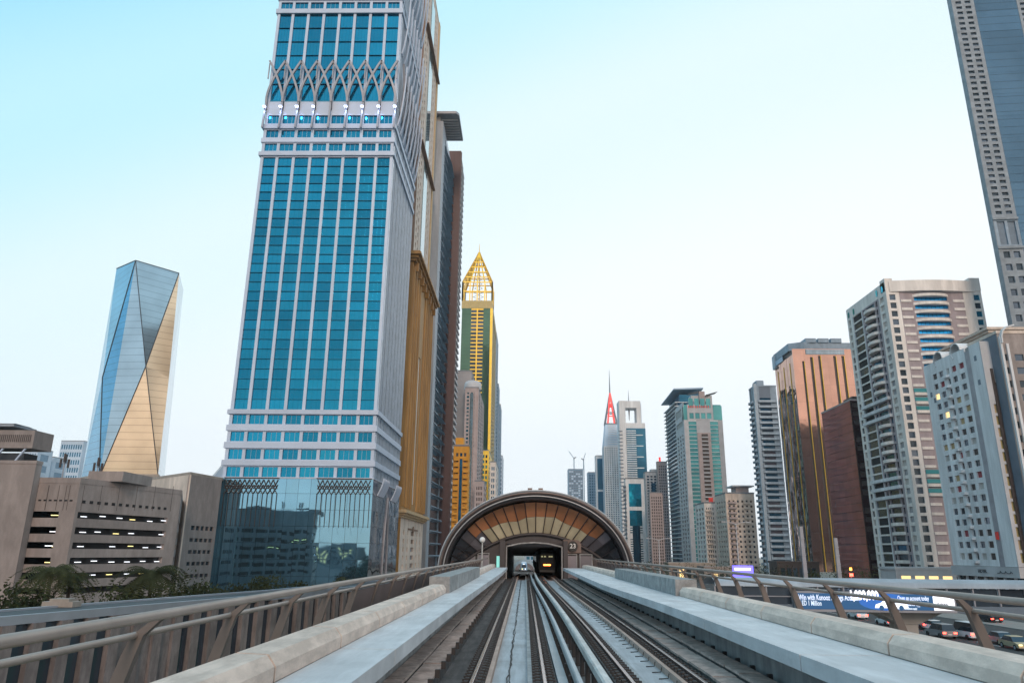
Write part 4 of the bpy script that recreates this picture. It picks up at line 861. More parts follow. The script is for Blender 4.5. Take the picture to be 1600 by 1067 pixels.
for k in range(nf):
    z = 1.2+k*st-.45
    if bandz(k): T.place(bm_, 'long_balcony', 3, v(.14), 0, z)
    else: T.place(cm, 'curved_balcony', 3, v(.50)-1, 0, z)
T.facade(3, [], [], wall='cream_white', z0=h-4.98, z1=h, u1=dd-.5)
lg = MB().box(0, 1.3, -.12, -.01, 0, 2.6).box(.3, 1.6, -.18, -.13, .8, 1.8).mesh('blue_emblem', 'glass_cyan')
for f in (.06, .20, .80, .93): T.place(lg, 'blue_emblem', 3, v(f)-.8, 0, h-4+(.2 if f > .5 else -.4))
# ------------------------------------------------------------------ white apartment block with small windows
Yq = 200; xl = X_(1531, 540, Yq); h = H_(1531, 533, Yq); Yr_ = Yr(1443, 577, xl); dd = min(Yr_-Yq, 60); Yn = Yr(1513, 545, xl)
T = Tower('white_window_block', 'white apartment block dotted with small square windows, two scroll-shaped parapets on top', 'apartment block', rect(xl, X_(1562, 533, Yq), Yq, Yq+dd), h, core='concrete', d=.45, z0=7)
f_ = lambda p: Yq+dd-Yr(p[0], p[1], xl)                  # along the side face, u from the far end
ug = f_((1506, 548)); ug2 = f_((1513, 545)); uw = dd
nf = 18; hb = 9.0; st = (h-hb-3)/nf; rows = [(hb+k*st+.7, hb+k*st+2.45) for k in range(nf)]
def tcol(a, b): return (a*ug, b*ug)
cs = [tcol(.20, .30), tcol(.36, .46), tcol(.55, .61), tcol(.67, .77), tcol(.84, .945)]
pn = ('glass_dark', 'glass_black', 'curtain', 'dark_brown', 'glass_dark', 'curtain_tan', 'glass_dark', 'dark_brown', 'glass_black', 'curtain', 'curtain_red', 'glass_black', 'glass_dark2')
T.facade(3, cs, rows, wall='white_blue', pane=pn, u0=0, u1=ug, z0=hb-1, name='window', lit=('window_warm', .015))
q = MB()
for a, b in cs[:2]+cs[3:]: q.box(a-.25, b+.25, -.5, -.01, hb, hb+.01+0) 
bay = MB().prism([(0, 0), (.5, -.9), (3.2*ug/30, -.9), (3.7*ug/30, 0)], 0, .7).mesh('sill_bay', 'white_blue')
for k in range(nf):
    for a in (.48,): T.place(bay, 'sill_bay', 3, a*ug, 0, rows[k][0]-1.0)
T.facade(3, [], [], wall='rib_grey', u0=ug, u1=ug2, z0=hb-1, z1=h-1.2, d=.2)
T.facade(3, [], [], wall='white_blue', u0=ug2, u1=dd-.45, z0=hb-1)
gl = MB().box(0, 1.1, -.06, -.01, 0, 1.5).mesh('louvre', 'slate')
for a, b in ((.35, 5), (.35, 12)): T.place(gl, 'louvre', 3, ug2+(dd-ug2)*a, 0, h-b)
for a in (.08, .15): T.place(gl, 'louvre', 3, ug*a, 0, h-8-a*30)
for a in (.40, .82):                                # scroll parapets
    q = MB(); pts = [(math.cos(t/10*PI*1.25)*2.6, 2.6*math.sin(t/10*PI*1.25)) for t in range(11)]
    for (a1, b1), (a2, b2) in zip(pts, pts[1:]):
        q.loft([[(ug*a+a1, -.3, h+b1), (ug*a+a2, -.3, h+b2), (ug*a+a2*.9, -.3, h+b2*.9), (ug*a+a1*.9, -.3, h+b1*.9)], [(ug*a+a1, 3.5, h+b1), (ug*a+a2, 3.5, h+b2), (ug*a+a2*.9, 3.5, h+b2*.9), (ug*a+a1*.9, 3.5, h+b1*.9)]], True, True)
    T.raw(q, 'scroll_parapet', 'white_blue', 3)
wf = T.W(0)
T.facade(0, [(1.0, 2.6)], [(hb+k*3.3, hb+k*3.3+2.5) for k in range(13)], wall='light_stone', pane=('curtain_tan', 'gold_band'), z0=hb-1, u1=wf*.45, name='balcony_panel')
T.facade(0, [(wf*.62, wf*.74)], [(h-6, h-4.2), (h-10, h-8.2)], wall='light_stone', pane=('glass_black',), z0=hb-1, u0=wf*.45, name='window')
q = MB()
for k, (a, b, zt_) in enumerate(((.28, .40, h-8), (.40, .52, h-12), (.52, .66, h-16))): q.box(wf*a, wf*b-.01, -.25, -.01, hb, zt_)
T.raw(q, 'dark_cladding', 'dark_brown', 0)
MB().box(-.5, wf+6, -.7, dd+.5, 5.2, 7.9).build('podium_fascia', 'light_stone', T.root); MB().box(.5, wf+5, 1, dd-1, 0, 5.19).build('shopfront', 'glass_black', T.root)
q = MB()
for k in range(7): q.box(.1, .9, 2+k*(dd-4)/6, 2.9+k*(dd-4)/6, 0, 5.18)
q.build('ground_columns', 'light_stone', T.root)
M3 = Matrix.Translation((-.56, dd*.50, 6.6)) @ Matrix.Rotation(-PI/2, 4, 'Z') @ FRONT
text_mesh('HOTEL', 1.3, .05, 'dark', 'sign_lettering', T.root, M3, bold=.02)
q = MB()                                            # cursive sign, built from strokes
for k in range(6): u = dd*.28-k*1.1; q.tube([(-.6, u, 6.3), (-.6, u-.3, 6.3+.5*(k % 2)), (-.6, u-.9, 6.3)], .09, 5)
q.build('cursive_sign', 'dark', T.root)
MB().box(-.4, .4, 6, 6.9, hb+6, hb+8).build('red_sign', 'red_paint', T.root)
# beige building with white curved pilaster at the right edge
Yq = 196; x0 = X_(1564, 560, Yq); h = H_(1564, 521, Yq)
T = Tower('beige_edge_building', 'beige building with a white pilaster curling over at the top, at the right edge', 'building', rect(x0, x0+26, Yq, Yq+30), h, core='concrete_pink', d=.4, cap='cream')
rows = reg(9, h-5, 15, .5)
T.facade(0, [(.9, 1.8), (3.9, 6.3), (7.6, 8.6), (11, 13.5), (15, 17.5), (19, 21.5)], rows, wall='concrete_pink', pane=('glass_black', 'glass_dark'), name='window', u0=0)
T.facade(3, [], [], wall='slate', u1=29.6)
q = MB()
for k in range(15): q.box(.15, .45, -.7, -.01, 8+k*(h-9)/15, 8+(k+1)*(h-9)/15-.05)
q.box(.15, 2.7, -.5, -.02, 0, 8); q.box(.45, .85, -.5, -.02, 8, h-3); q.box(1.85, 2.5, -.5, -.02, 8, h-3)
pts = [(.5, h-3), (.6, h-1), (1.2, h+.6), (2.4, h+1.6), (4.5, h+2.2)]
for a, b in zip(pts, pts[1:]): q.bar((a[0], -.6, a[1]), (b[0], -.6, b[1]), .35, 1.2)
T.raw(q, 'curved_pilaster', 'white_blue', 0)
# beige cornice building behind
xq = X_(1546, 520, 250)
T = Tower('cornice_roof_building', 'beige building with stepped classical cornice, behind the white block with scroll parapets', 'building', rect(xq, xq+30, 250, 300), H_(1546, 524, 250), core='concrete_beige', d=.3)
h = T.top
for k, (o, a, b) in enumerate(((.5, -.01, .8), (1.2, .8, 1.7), (2.0, 1.7, 2.6))): MB().box(-o, 30+o, -o, 50+o, h+a, h+b-.01).build('cornice', 'cream', T.root)
T.facade(3, [], [], wall='cream_white'); T.facade(0, [], [], wall='cream_white', u0=.3)
# ------------------------------------------------------------------ tall tower cut by the right edge
Yq = 260; x0 = 181.0
T = Tower('edge_skyscraper', 'very tall grey-blue tower with a wide blue glass panel, cut by the right edge', 'skyscraper', [(x0, Yq), (x0+34, Yq-3), (x0+36, Yq+26), (x0+17, Yq+24)], 262, core='slate', d=.7)
u_ = lambda px, py: (U(px, py, Y=Yq).x-x0)
h0 = H_(1558, 345, Yq); h1 = H_(1562, 385, Yq)
ca, cb_ = (1.2, 3.5), (4.9, 7.2)
nfl = 46; bays = [ca, cb_, (26.5, 28.8), (30.2, 32.5)]
r1 = [r for r in reg(2, h1-1, 24, .52)]; r2 = [r for r in reg(h0+2, 262, 47, .52)]
for rr, za_, zb_ in ((r1, 0, h1-.3), (r2, h0+.7, 262)):
    T.facade(0, [ca, cb_], rr, wall='edge_grey', pane=('glass_black', 'glass_dark', 'glass_dark'), z0=za_, z1=zb_, u0=0, u1=8.6, name='window', lit=('window_warm', .01), deep=.1)
    T.facade(0, bays[2:], rr, wall='edge_grey', pane=('glass_black', 'glass_dark'), z0=za_, z1=zb_, u0=25.4, u1=34, name='window', deep=.1)
T.facade(0, [(.9, 3.7), (4.7, 7.5)], [(h1+.6, h0-.3)], wall='blue_grey', pane=('slate',), z0=h1-.25, z1=h0+.65, u0=0, u1=8.6, name='tall_louvre', mull=(9, .12, 'blue_grey'))
T.raw(MB().box(-.6, 8.7, -.6, -.01, h0+.2, h0+1.1).box(-.6, 8.7, -.6, -.01, h1-1.1, h1-.2).box(-.35, 0, 0, 3, 0, 262), 'belt_course', 'edge_grey', 0)
q = MB().box(0, 16.6, 0, .5, .03, 262/26-.03).mesh('blue_glass_panel', 'glass_panel_blue')
for k in range(26): T.place(q, 'blue_glass_panel', 0, 8.7, .1, k*262/26)
# ------------------------------------------------------------------ viaduct
mat('deck', (.11, .10, .10), .85, scale=1.2, var=.25, bump=.2, bscale=8, grime=.4, gscale=2, gstr=(3, .3, 1)); mat('coping', (.70, .56, .48), .8, scale=1.5, var=.10, bump=.15, bscale=20, rnd=.07, grime=.22, gscale=2.6, gstr=(1.6, .5, 1.6)); mat('coping_grey', (.34, .34, .34), .85, scale=2, var=.15, bump=.2, bscale=15, grime=.3, gscale=3)
mat('walkway', (.58, .58, .60), .6, scale=.9, var=.13, bump=.1, bscale=10, grime=.12, gscale=1.6, gstr=(2.5, .35, 1)); mat('walk_edge', (.36, .37, .38), .8, scale=1.5, var=.15, grime=.3, gscale=2, gstr=(1, 1, .3)); mat('tray', (.48, .37, .33), .85, scale=2, var=.2, rnd=.14, bump=.2, bscale=12, grime=.3, gscale=5)
mat('trough', (.37, .41, .45), .5, scale=1.0, var=.14, rnd=.05, grime=.2, gscale=2.5, gstr=(3, .3, 1)); mat('kerb_pink', (.42, .30, .25), .8, scale=2, var=.2); mat('rail_side', (.09, .05, .045), .7, .3, scale=4, var=.3); mat('rail_head', (.50, .45, .44), .25, .9)
mat('clip', (.035, .033, .035), .7); mat('plinth', (.11, .10, .10), .9, scale=3, var=.25, grime=.4, gscale=4); mat('third_white', (.55, .55, .54), .45, scale=1.5, var=.1, grime=.25, gscale=3, gstr=(2, .5, 2)); mat('third_grey', (.38, .40, .42), .5); mat('rail_tube', (.33, .27, .24), .45, .3, scale=2, var=.12); mat('post_metal', (.15, .125, .115), .6, .1, scale=2); mat('mesh_panel', (.20, .14, .135), .6, .2, scale=.8, var=.15)
mat('cable', (.03, .03, .03), .6); mat('shell', (.17, .13, .12), .42, .5, scale=.8, var=.15, grime=.25, gscale=1.2); mat('shell_edge', (.45, .46, .48), .4, .5); mat('shell_dark', (.055, .05, .055), .5, .3); mat('train_shaded', (.008, .011, .013), .6, .0, spec=.2); mat('train_blue', (.25, .42, .6), .3, .3)
mat('train_glass_shaded', (.012, .014, .016), .35, 0, spec=.25); emis('display_dim', (.5, .48, .25), .5)
def sm(a, b, y): t = min(1, max(0, (y-a)/(b-a))); return t*t*(3-2*t)
YN, YS, YE = 6.0, 76.0, 150.0
def gz(y): return -.0225*max(0, y-82)          # the line falls beyond the station front
def cr_(y): return -.40*sm(22, 66, y)           # the right track swings in towards the station
def wl(y): return -2.04+.32*sm(16, 62, y)
def wr(y): return 4.32-.50*sm(20, 40, y)
def sweep(fs, zs, ys, mi=0, mb=None, closed=True):
    """profile [(x offset, z)] carried along Y; fs(y) is the x shift"""
    mb = mb or MB(); mb.loft([[(x+fs(y), y, z+gz(y)) for x, z in zs] for y in ys], closed, closed, mi); return mb
def yr(a, b, st): n = max(1, int(round((b-a)/st))); return [a+(b-a)*k/n for k in range(n+1)]
zero = lambda y: 0
def rectp(x0, x1, z0, z1): return [(x0, z0), (x1, z0), (x1, z1), (x0, z1)]
q = sweep(zero, [(-3.6, -.95), (-2.2, -1.2), (-1.6, -2.6), (4.4, -2.6), (5.0, -1.2), (6.4, -.95), (6.4, -.36), (-3.6, -.36)], yr(YN-3, 640, 20)); struct(q.build('viaduct_deck', 'deck'))
for y in range(-10, 640, 32):
    z = gz(y)-2.6
    if y == -10: continue
    q = MB().prism([(-.2, y-1), (3, y-1), (3, y+1), (-.2, y+1)], G, z-.9).prism([(-.3, y-1), (3.1, y-1), (3.1, y+1), (-.3, y+1)], z-.9, z-.01, top=[(-1.4, y-1.2), (4.2, y-1.2), (4.2, y+1.2), (-1.4, y+1.2)]) if z-.9 > G+.3 else None
    if q: struct(q.build('viaduct_pier', 'concrete'))
# maintenance walkways (slabs on edge beams)
t = thing('maintenance_walkway', 'pale blue-grey raised walkway slab along the left side of the tracks', 'walkway', (-2.4, YN, -.36)); t2 = thing('maintenance_walkway', 'pale blue-grey raised walkway slab along the right side of the tracks', 'walkway', (5, YN, -.36))
def Lc(mb, root):                                  # world coordinates to the thing's own
    o = root.location; mb.v = [(x-o.x, y-o.y, z-o.z) for x, y, z in mb.v]; return mb
ys = yr(YN, YS, 6.4)
for a, b in zip(ys, ys[1:]):
    yy = yr(a+.02, b-.02, 1.6)
    q = MB(); q.loft([[(-2.93, y, .66), (wl(y)-.12, y, .66), (wl(y), y, .70), (wl(y), y, .94), (-2.93, y, .94)] for y in yy], True, True); Lc(q, t).build('slab', 'walkway', t)
    q = MB(); q.loft([[(5.72, y, .94), (wr(y), y, .94), (wr(y), y, .70), (wr(y)+.12, y, .66), (5.72, y, .66)] for y in yy], True, True); Lc(q, t2).build('slab', 'walkway', t2)
q = sweep(zero, rectp(-2.9, -2.72, -.36, .66), ys); Lc(q, t).build('support_wall', 'walk_edge', t)
q = sweep(zero, rectp(5.25, 5.45, -.36, .66), ys); Lc(q, t2).build('support_wall', 'walk_edge', t2)
br = MB().add([(0, 0, .1), (.5, 0, .66), (0, 0, .66), (0, .14, .1), (.5, .14, .66), (0, .14, .66)], [(0, 1, 2), (5, 4, 3), (0, 3, 4, 1)]).mesh('bracket', 'walk_edge')
for y in yr(YN, YS-2, 3.2):
    ob = put(br, 'bracket', t, (-2.72+2.4, y-YN, .36))
# parapet copings
for side, xi, xo, lab in ((-1, 2.92, 3.45, 'cream concrete parapet with chamfered coping stones along the left side of the viaduct'), (1, 5.72, 6.28, 'cream concrete parapet with chamfered coping stones along the right side of the viaduct')):
    t = thing('parapet', lab, 'parapet', (side*xo, YN, -.36)); f = side
    def prof(zt): return [(f*xi, .95), (f*xi, zt-.13), (f*(xi+.10), zt), (f*(xo-.05), zt+.015), (f*xo, zt-.04), (f*(xo+.02), .3), (f*(xo-.2), .3), (f*(xo-.2), .95)][::f]
    Lc(sweep(zero, rectp(f*(xo-.2), f*(xo-.02), -.9, .299)[::1] if f > 0 else rectp(-(xo-.02), -(xo-.2), -.9, .299), yr(YN-2, YS+4, 8)), t).build('wall', 'coping', t)
    for a in yr(YN, 28.4, 3.2)[:-1]+[29.0+.0]+yr(47.5, YS, 3.2)[:-1]:
        if a == 29.0: continue
        b = a+3.17
        if 28.4 < b < 47: b = min(b, 28.4)
        q = MB(); q.loft([[(x, y, z) for x, z in prof(1.25)] for y in (a+.012, b-.012)], True, True); Lc(q, t).build('coping_stone', 'coping', t)
    for k in range(6):
        a = 28.5+k*3.15; q = MB(); q.loft([[(x, y, z) for x, z in rectp(f*(xi-.12), f*(xo+.12), .95, 1.52)[::f]] for y in (a+.02, a+3.12)], True, True); Lc(q, t).build('raised_block', 'coping_grey', t)
# railings with bent posts
def railing(side, Xt, Zt, Xk, Zk, Xb, ys, label, panels):
    t = thing('railing', label, 'railing', (side*Xb, ys[0], -.2)); f = side
    def arc(y, n=7):
        pts = [(f*Xb, y, -.1), (f*(Xb*.45+Xk*.55), y, Zk-.62), (f*(Xk+.03), y, Zk-.22), (f*(Xk-.05), y, Zk), (f*(Xk*.62+Xt*.38), y, Zk*.35+Zt*.65), (f*(Xk*.25+Xt*.75), y+.1, Zt-.05), (f*Xt, y+.2, Zt-.01)]
        return pts
    P0 = arc(0); q = MB(); wid = [.15, .15, .14, .12, .08, .06, .05]
    rings = [[(x-f*0-w_*.55, y-.05, z), (x+w_*.55, y-.05, z), (x+w_*.55, y+.05, z), (x-w_*.55, y+.05, z)] for (x, y, z), w_ in zip(P0, wid)]
    q.loft(rings, True, True); q.v = [(x-t.location.x, y, z-t.location.z) for x, y, z in q.v]; me = q.mesh('post', 'post_metal')
    for y in ys: put(me, 'post', t, (0, y-ys[0], 0))
    L_ = yr(ys[0]-5, YS, 4)
    q = MB().tube([(f*Xt, y, Zt) for y in L_], .052, 8); Lc(q, t).build('top_rail', 'rail_tube', t)
    q = MB().tube([(f*(Xk-.02), y, Zk) for y in L_], .038, 8); Lc(q, t).build('lower_rail', 'rail_tube', t)
    if panels:
        for a, b in zip(ys, ys[1:]):
            if a < panels: continue
            q = MB(); q.loft([[(f*(Xk+.02), y, Zk-.06), (f*(Xb-.05), y, .1), (f*(Xb-.09), y, .1), (f*(Xk-.02), y, Zk-.06)] for y in (a+.07, b-.07)], True, True); Lc(q, t).build('mesh_panel', 'mesh_panel', t)
    return t
pl_ = [U(206, 999, X=-4.45).y+2.75*k for k in range(-1, 25)]
railing(-1, 3.70, 1.79, 4.42, 1.49, 4.75, pl_, 'bent-post metal railing along the left of the viaduct, with dark infill panels', 19)
pr_ = [U(1385, 940, X=7.2).y+2.75*k for k in range(-2, 23)]
railing(1, 6.75, 1.86, 7.3, 1.60, 7.65, pr_, 'open bent-post metal railing along the right of the viaduct, without infill panels', 46)
q = MB()
for y in pl_: q.box(-4.85, -3.6, y-.1, y+.1, -.5, -.25)
for y in pr_: q.box(6.4, 7.75, y-.1, y+.1, -.5, -.25)
struct(q.build('railing_corbel', 'concrete'))
# tracks
def track(cx, sh, label, label2):
    t = thing('railway_track', label, 'track', (cx, YN, -.36)); Y2 = YE
    for s_ in (-1, 1):
        x = cx+s_*.72
        q = sweep(sh, rectp(x-.27, x+.27, -.36, -.14), yr(YN, Y2, 4)); Lc(q, t).build('rail_plinth', 'plinth', t)
        q = sweep(sh, [(x-.07, -.14), (x+.07, -.14), (x+.07, -.12), (x+.018, -.10), (x+.018, -.04), (x-.018, -.04), (x-.018, -.10), (x-.07, -.12)], yr(YN, Y2, 3)); sweep(sh, [(x-.037, -.039), (x+.037, -.039), (x+.037, -.004), (x+.026, 0), (x-.026, 0), (x-.037, -.004)], yr(YN, Y2, 3), 1, q); Lc(q, t).build('rail', ['rail_side', 'rail_head'], t)
    q = MB().box(-.24, .24, -.09, .09, 0, .035).box(-.17, -.09, -.06, .06, .035, .10).box(.09, .17, -.06, .06, .035, .10).box(-.235, -.19, -.04, .04, .03, .085).box(.19, .235, -.04, .04, .03, .085)
    me = q.mesh('fastener', 'clip'); n = 0; far = MB(); y = 13.5
    while y < 72:
        for s_ in (-1, 1):
            if n < 300: put(me, 'fastener', t, (s_*.72+sh(y), y-YN, .22)); n += 1
        y += .38 if n < 300 else 99
    # painted channel between the rails, with a kerb either side
    for a, b in zip(yr(YN, YS, 3.5), yr(YN, YS, 3.5)[1:]):
        q = MB(); q.loft([[(cx-.385+sh(y), y, -.31), (cx+.385+sh(y), y, -.31), (cx+.385+sh(y), y, -.25), (cx-.385+sh(y), y, -.25)] for y in (a+.012, b-.012)], True, True); Lc(q, t).build('channel_slab', 'trough', t)
    for s_ in (-1, 1):
        q = sweep(sh, rectp(cx+s_*.43-.05, cx+s_*.43+.05, -.36, -.10), yr(YN, YS+20, 4)); Lc(q, t).build('channel_kerb', 'kerb_pink' if s_ == (-1 if cx < 0 else 1) else 'walk_edge', t)
    return t
track(-.31, zero, 'left track, black cable in its pale channel, running straight into the station', '')
track(2.88, cr_, 'right track, wire loops beside its pale channel, curving in towards the station', '')
q = MB(); pts = [(-.36+random.uniform(-.03, .03), y, -.235) for y in yr(YN, YS, .5)]; q.tube(pts, .014, 5)
pts = [(-.33+random.uniform(-.03, .03), y, -.235) for y in yr(YN, YS, .45)]; q.tube(pts, .011, 5)
tag(q.build('cable', 'cable'), 'thin black cable lying along the pale channel of the left track', 'cable')
t = thing('wire_loops', 'row of thin wire loops beside the pale channel of the right track', 'cable clips', (3.22, 14, -.36))
me = MB().tube([(0, 0, .24), (-.02, 0, .14), (-.22, .05, .12)], .012, 4).mesh('wire_loop', 'cable')
for y in yr(14, 60, .9): put(me, 'wire_loop', t, (cr_(y), y-14, 0))
# cable troughs with lifted, uneven covers
for nm, rowsx, zz, lab in (('cable_trough', (((-2.70, -2.34), .02), ((-2.30, -1.86), -.02)), 0, 'double row of brown cover slabs of the cable trough beside the left track'), ('cable_trough', (((3.95, 4.45), -.04), ((4.52, 4.98), .04)), 1, 'double row of brown cover slabs of the cable trough beside the right track')):
    t = thing(nm, lab, 'cable trough', (rowsx[0][0][0], YN, -.36))
    for (x0, x1), z in rowsx:
        y = 12.0; me = MB().box(0, x1-x0, .012, 1.15, 0, .055).mesh('cover_slab', 'tray')
        while y < YS-1.2:
            o = put(me, 'cover_slab', t, (x0-t.location.x+random.uniform(-.012, .012)+(cr_(y)*.6 if zz else 0), y-YN, z+.36-.05+random.uniform(-.008, .008))); o.rotation_euler = (random.uniform(-.006, .006), random.uniform(-.01, .01), random.uniform(-.006, .006)); y += 1.17
        q = sweep((lambda y: cr_(y)*.6) if zz else zero, rectp(x0+.03, x1-.03, -.36, z-.052), yr(YN, YS, 5)); Lc(q, t).build('trough_wall', 'plinth', t)
    me = MB().box(-.05, .05, -.05, .05, 0, .16).mesh('stud', 'clip')
    for y in yr(14, 60, 1.17):
        put(me, 'stud', t, ((-1.80 if not zz else 5.06+cr_(y)*.6)-t.location.x, y-YN, .28))
# conductor rails between the tracks
def crc(y): return cr_(y)*.9
for x, s_, z, m, lab in ((.98, .055, .24, 'third_grey', 'thin pale conductor rail cover on black brackets, beside the left track'), (1.38, .085, .36, 'third_white', 'thick white conductor rail cover on black brackets, beside the right track')):
    t = thing('conductor_rail', lab, 'conductor rail', (x, YN, -.36))
    for a, b in zip(yr(YN, YS+10, 4.5), yr(YN, YS+10, 4.5)[1:]):
        q = MB(); q.loft([[(x+crc(y)+dx*s_, y, z+dz) for dx, dz in ((-1, -.10), (1, -.10), (1, .03), (.6, .06), (-.6, .06), (-1, .03))] for y in yr(a+.01, b-.01, 1.1)], True, True); Lc(q, t).build('cover', m, t)
    me = MB().box(-.05, .05, -.06, .06, 0, z+.26).box(-.12, .12, -.1, .1, 0, .04).box(-.1, .1, -.045, .045, z+.16, z+.24).mesh('bracket', 'clip')
    for y in yr(14, YS, 1.6): put(me, 'bracket', t, (crc(y), y-YN, .0))
q = sweep(zero, rectp(.68, .86, -.36, -.16), yr(YN, YS, 4)); t = thing('cable_duct', 'low grey concrete duct right beside the left track', 'cable duct', (.77, YN, -.36))
for a, b in zip(yr(YN, YS, 2.2), yr(YN, YS, 2.2)[1:]):
    q = MB().box(.70, .90, a+.01, b-.01, -.36, -.10); Lc(q, t).build('duct_cover', 'third_grey', t)
# ------------------------------------------------------------------ station
t = thing('metro_station', 'metro station with dark arched shell roof and glazing fan painted with orange and cream reflections', 'station', (1.1, 78, G))
CX = 1.15
def L2(mb): return Lc(mb, t)
def ell(w_, h_, z0, n=40, a0=-.12, y=0):
    return [(CX+w_*math.cos(PI-(a0+(PI-2*a0)*k/n)), y, z0+h_*math.sin(a0+(PI-2*a0)*k/n)) for k in range(n+1)]
Zb = .4
st_ = [(76.4, 9.62, 7.80), (76.2, 9.75, 7.95), (76.6, 9.9, 8.12), (79, 10.25, 8.4), (84, 10.75, 8.7), (95, 11.5, 9.1), (115, 12.0, 9.3), (135, 11.6, 9.0), (146, 10.8, 8.4), (150, 10.2, 7.7)]
q = MB(); q.loft([ell(w_, h_, Zb-.0, y=y) for y, w_, h_ in st_], False, False, 0, True); L2(q).build('shell_roof', 'shell', t)
q = MB(); q.loft([ell(9.62, 7.80, Zb, y=76.4), ell(9.1, 7.28, Zb, y=76.7), ell(9.05, 7.2, Zb, y=78.6)], False); L2(q).build('shell_rim', 'shell_dark', t)
q = MB(); p = ell(9.4, 7.6, Zb, 48, y=76.45)
q.tube(p, .07, 6); L2(q).build('rim_light_line', 'shell_edge', t)
q = MB(); p = ell(10.02, 8.24, Zb, 48, y=77.2); q.tube(p, .06, 6); L2(q).build('roof_seam', 'shell_edge', t)
for k in (-.6, .6): L2(MB().box(CX+k-.25, CX+k+.25, 83, 84, Zb+8.5, Zb+8.95)).build('roof_vent', 'shell', t)
# glazing fan, leaning back towards the portal head
def g_o(k, n=22): a = PI-(.10+(PI-.20)*k/n); return Vector((CX+8.95*math.cos(a), 78.4, Zb+7.1*math.sin(a)))
def g_i(k, n=22): u = -1+2*k/n; return Vector((CX-.0+8.4*u, 80.6, Zb+3.9-3.6*u*u if abs(u) < 2 else 0))
mat('reflection_orange', (.50, .22, .11), .35, .1, rnd=.25, scale=.5, var=.2); mat('reflection_cream', (.62, .56, .40), .4, .1, rnd=.15, scale=.4, var=.2); mat('panel_grey', (.20, .19, .22), .3, .3, rnd=.3); mat('panel_dark', (.07, .08, .10), .2, .5, rnd=.4)
q = MB()
for k in range(22):
    a, b, c, d_ = g_o(k), g_o(k+1), g_i(k+1), g_i(k)
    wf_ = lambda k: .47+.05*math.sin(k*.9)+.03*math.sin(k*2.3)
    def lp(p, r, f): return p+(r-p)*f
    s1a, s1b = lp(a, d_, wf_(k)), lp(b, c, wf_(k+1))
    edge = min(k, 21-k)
    mu = 'panel_dark' if edge < 3 else 'reflection_orange' if edge > 3 else 'panel_grey'; ml = 'panel_dark' if edge < 3 else 'reflection_cream' if edge > 4 else 'panel_grey'  # orange, cream and dark panes paint reflections into the glazing
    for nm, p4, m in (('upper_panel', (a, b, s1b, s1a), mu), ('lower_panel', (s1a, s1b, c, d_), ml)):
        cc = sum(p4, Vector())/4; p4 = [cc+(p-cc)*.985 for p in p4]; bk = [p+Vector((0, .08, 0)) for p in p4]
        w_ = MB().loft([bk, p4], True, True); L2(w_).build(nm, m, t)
    q.bar(a+Vector((0, -.05, 0)), d_+Vector((0, -.05, 0)), .09, .12)
L2(q).build('glazing_bars', 'shell_dark', t)
p = [g_i(k)+Vector((0, -.1, 0)) for k in range(23)]; q = MB().tube(p, .17, 8); L2(q).build('inner_arch', 'shell_dark', t)
# front wall below the glazing, with the portal left open
pxl, pxr, pz0, pz1 = -1.95, 3.95, -.36, 3.25
def wz(x): u = (x-CX)/8.4; return Zb+3.9-3.6*u*u
q = MB()
for a, b in ((-7.2, -5), (-5, pxl-.0), (pxr, 5.9), (5.9, 9.4)):
    q.add([(a, 80.7, -2.5), (b, 80.7, -2.5), (b, 80.7, wz(b)), (a, 80.7, wz(a)), (a, 81, -2.5), (b, 81, -2.5), (b, 81, wz(b)), (a, 81, wz(a))], [(0, 1, 2, 3), (7, 6, 5, 4), (3, 2, 6, 7), (0, 3, 7, 4), (1, 5, 6, 2)])
q.add([(pxl, 80.7, pz1), (pxr, 80.7, pz1), (pxr, 80.7, wz(pxr)), (CX, 80.7, wz(CX)), (pxl, 80.7, wz(pxl))], [(0, 1, 2, 3, 4)])
L2(q).build('front_wall', 'shell_dark', t)
q = MB()
fr_ = [(pxl, -.3), (pxl, 3.0), (-.5, 3.32), (1, 3.42), (2.5, 3.32), (pxr, 3.0), (pxr, -.3)]
for a, b in zip(fr_, fr_[1:]): q.bar((a[0], 80.45, a[1]), (b[0], 80.45, b[1]), .14, .3)
L2(q).build('portal_frame', 'walk_edge', t)
q = MB().box(pxl-.7, pxl-.15, 79.9, 80.6, -.36, 3.6).box(pxr+.15, pxr+.6, 79.9, 80.6, -.36, 3.6); L2(q).build('portal_pier', 'shell_dark', t)
for x, w_ in ((-5.9, 1.1), (-4.4, 1.1), (5.0, .95), (6.5, 1.2)):
    q = MB(); q.box(x-w_*.5, x+w_*.5, 80.5, 80.69, -.3, 2.1); L2(q).build('service_door', 'panel_grey', t)
    q = MB(); q.box(x-w_*.5-.08, x-w_*.5, 80.42, 80.69, -.3, 2.2).box(x+w_*.5, x+w_*.5+.08, 80.42, 80.69, -.3, 2.2).box(x-w_*.5-.08, x+w_*.5+.08, 80.42, 80.69, 2.2, 2.3); L2(q).build('door_frame', 'walk_edge', t)
emis('interior_green', (.25, .75, .7), .5); emis('interior_orange', (.8, .3, .08), .5)
L2(MB().box(-3.0, -2.68, 80.55, 80.6, .4, 2.0)).build('interior_window', 'interior_green', t); L2(MB().box(4.28, 4.46, 80.55, 80.6, .8, 1.9)).build('interior_window', 'interior_green', t)
L2(MB().box(-4.7, -4.3, 80.42, 80.48, .2, .7)).build('warm_window', 'interior_orange', t); L2(MB().box(5.2, 5.4, 80.42, 80.48, .3, .6)).build('warm_window', 'interior_orange', t)
sx, sz = X_(895, 853, 80), U(895, 853, Y=80).z
L2(MB().box(sx-1.0, sx+.9, 80.3, 80.6, sz-.7, sz+.65)).build('wall_panel', 'shell', t)
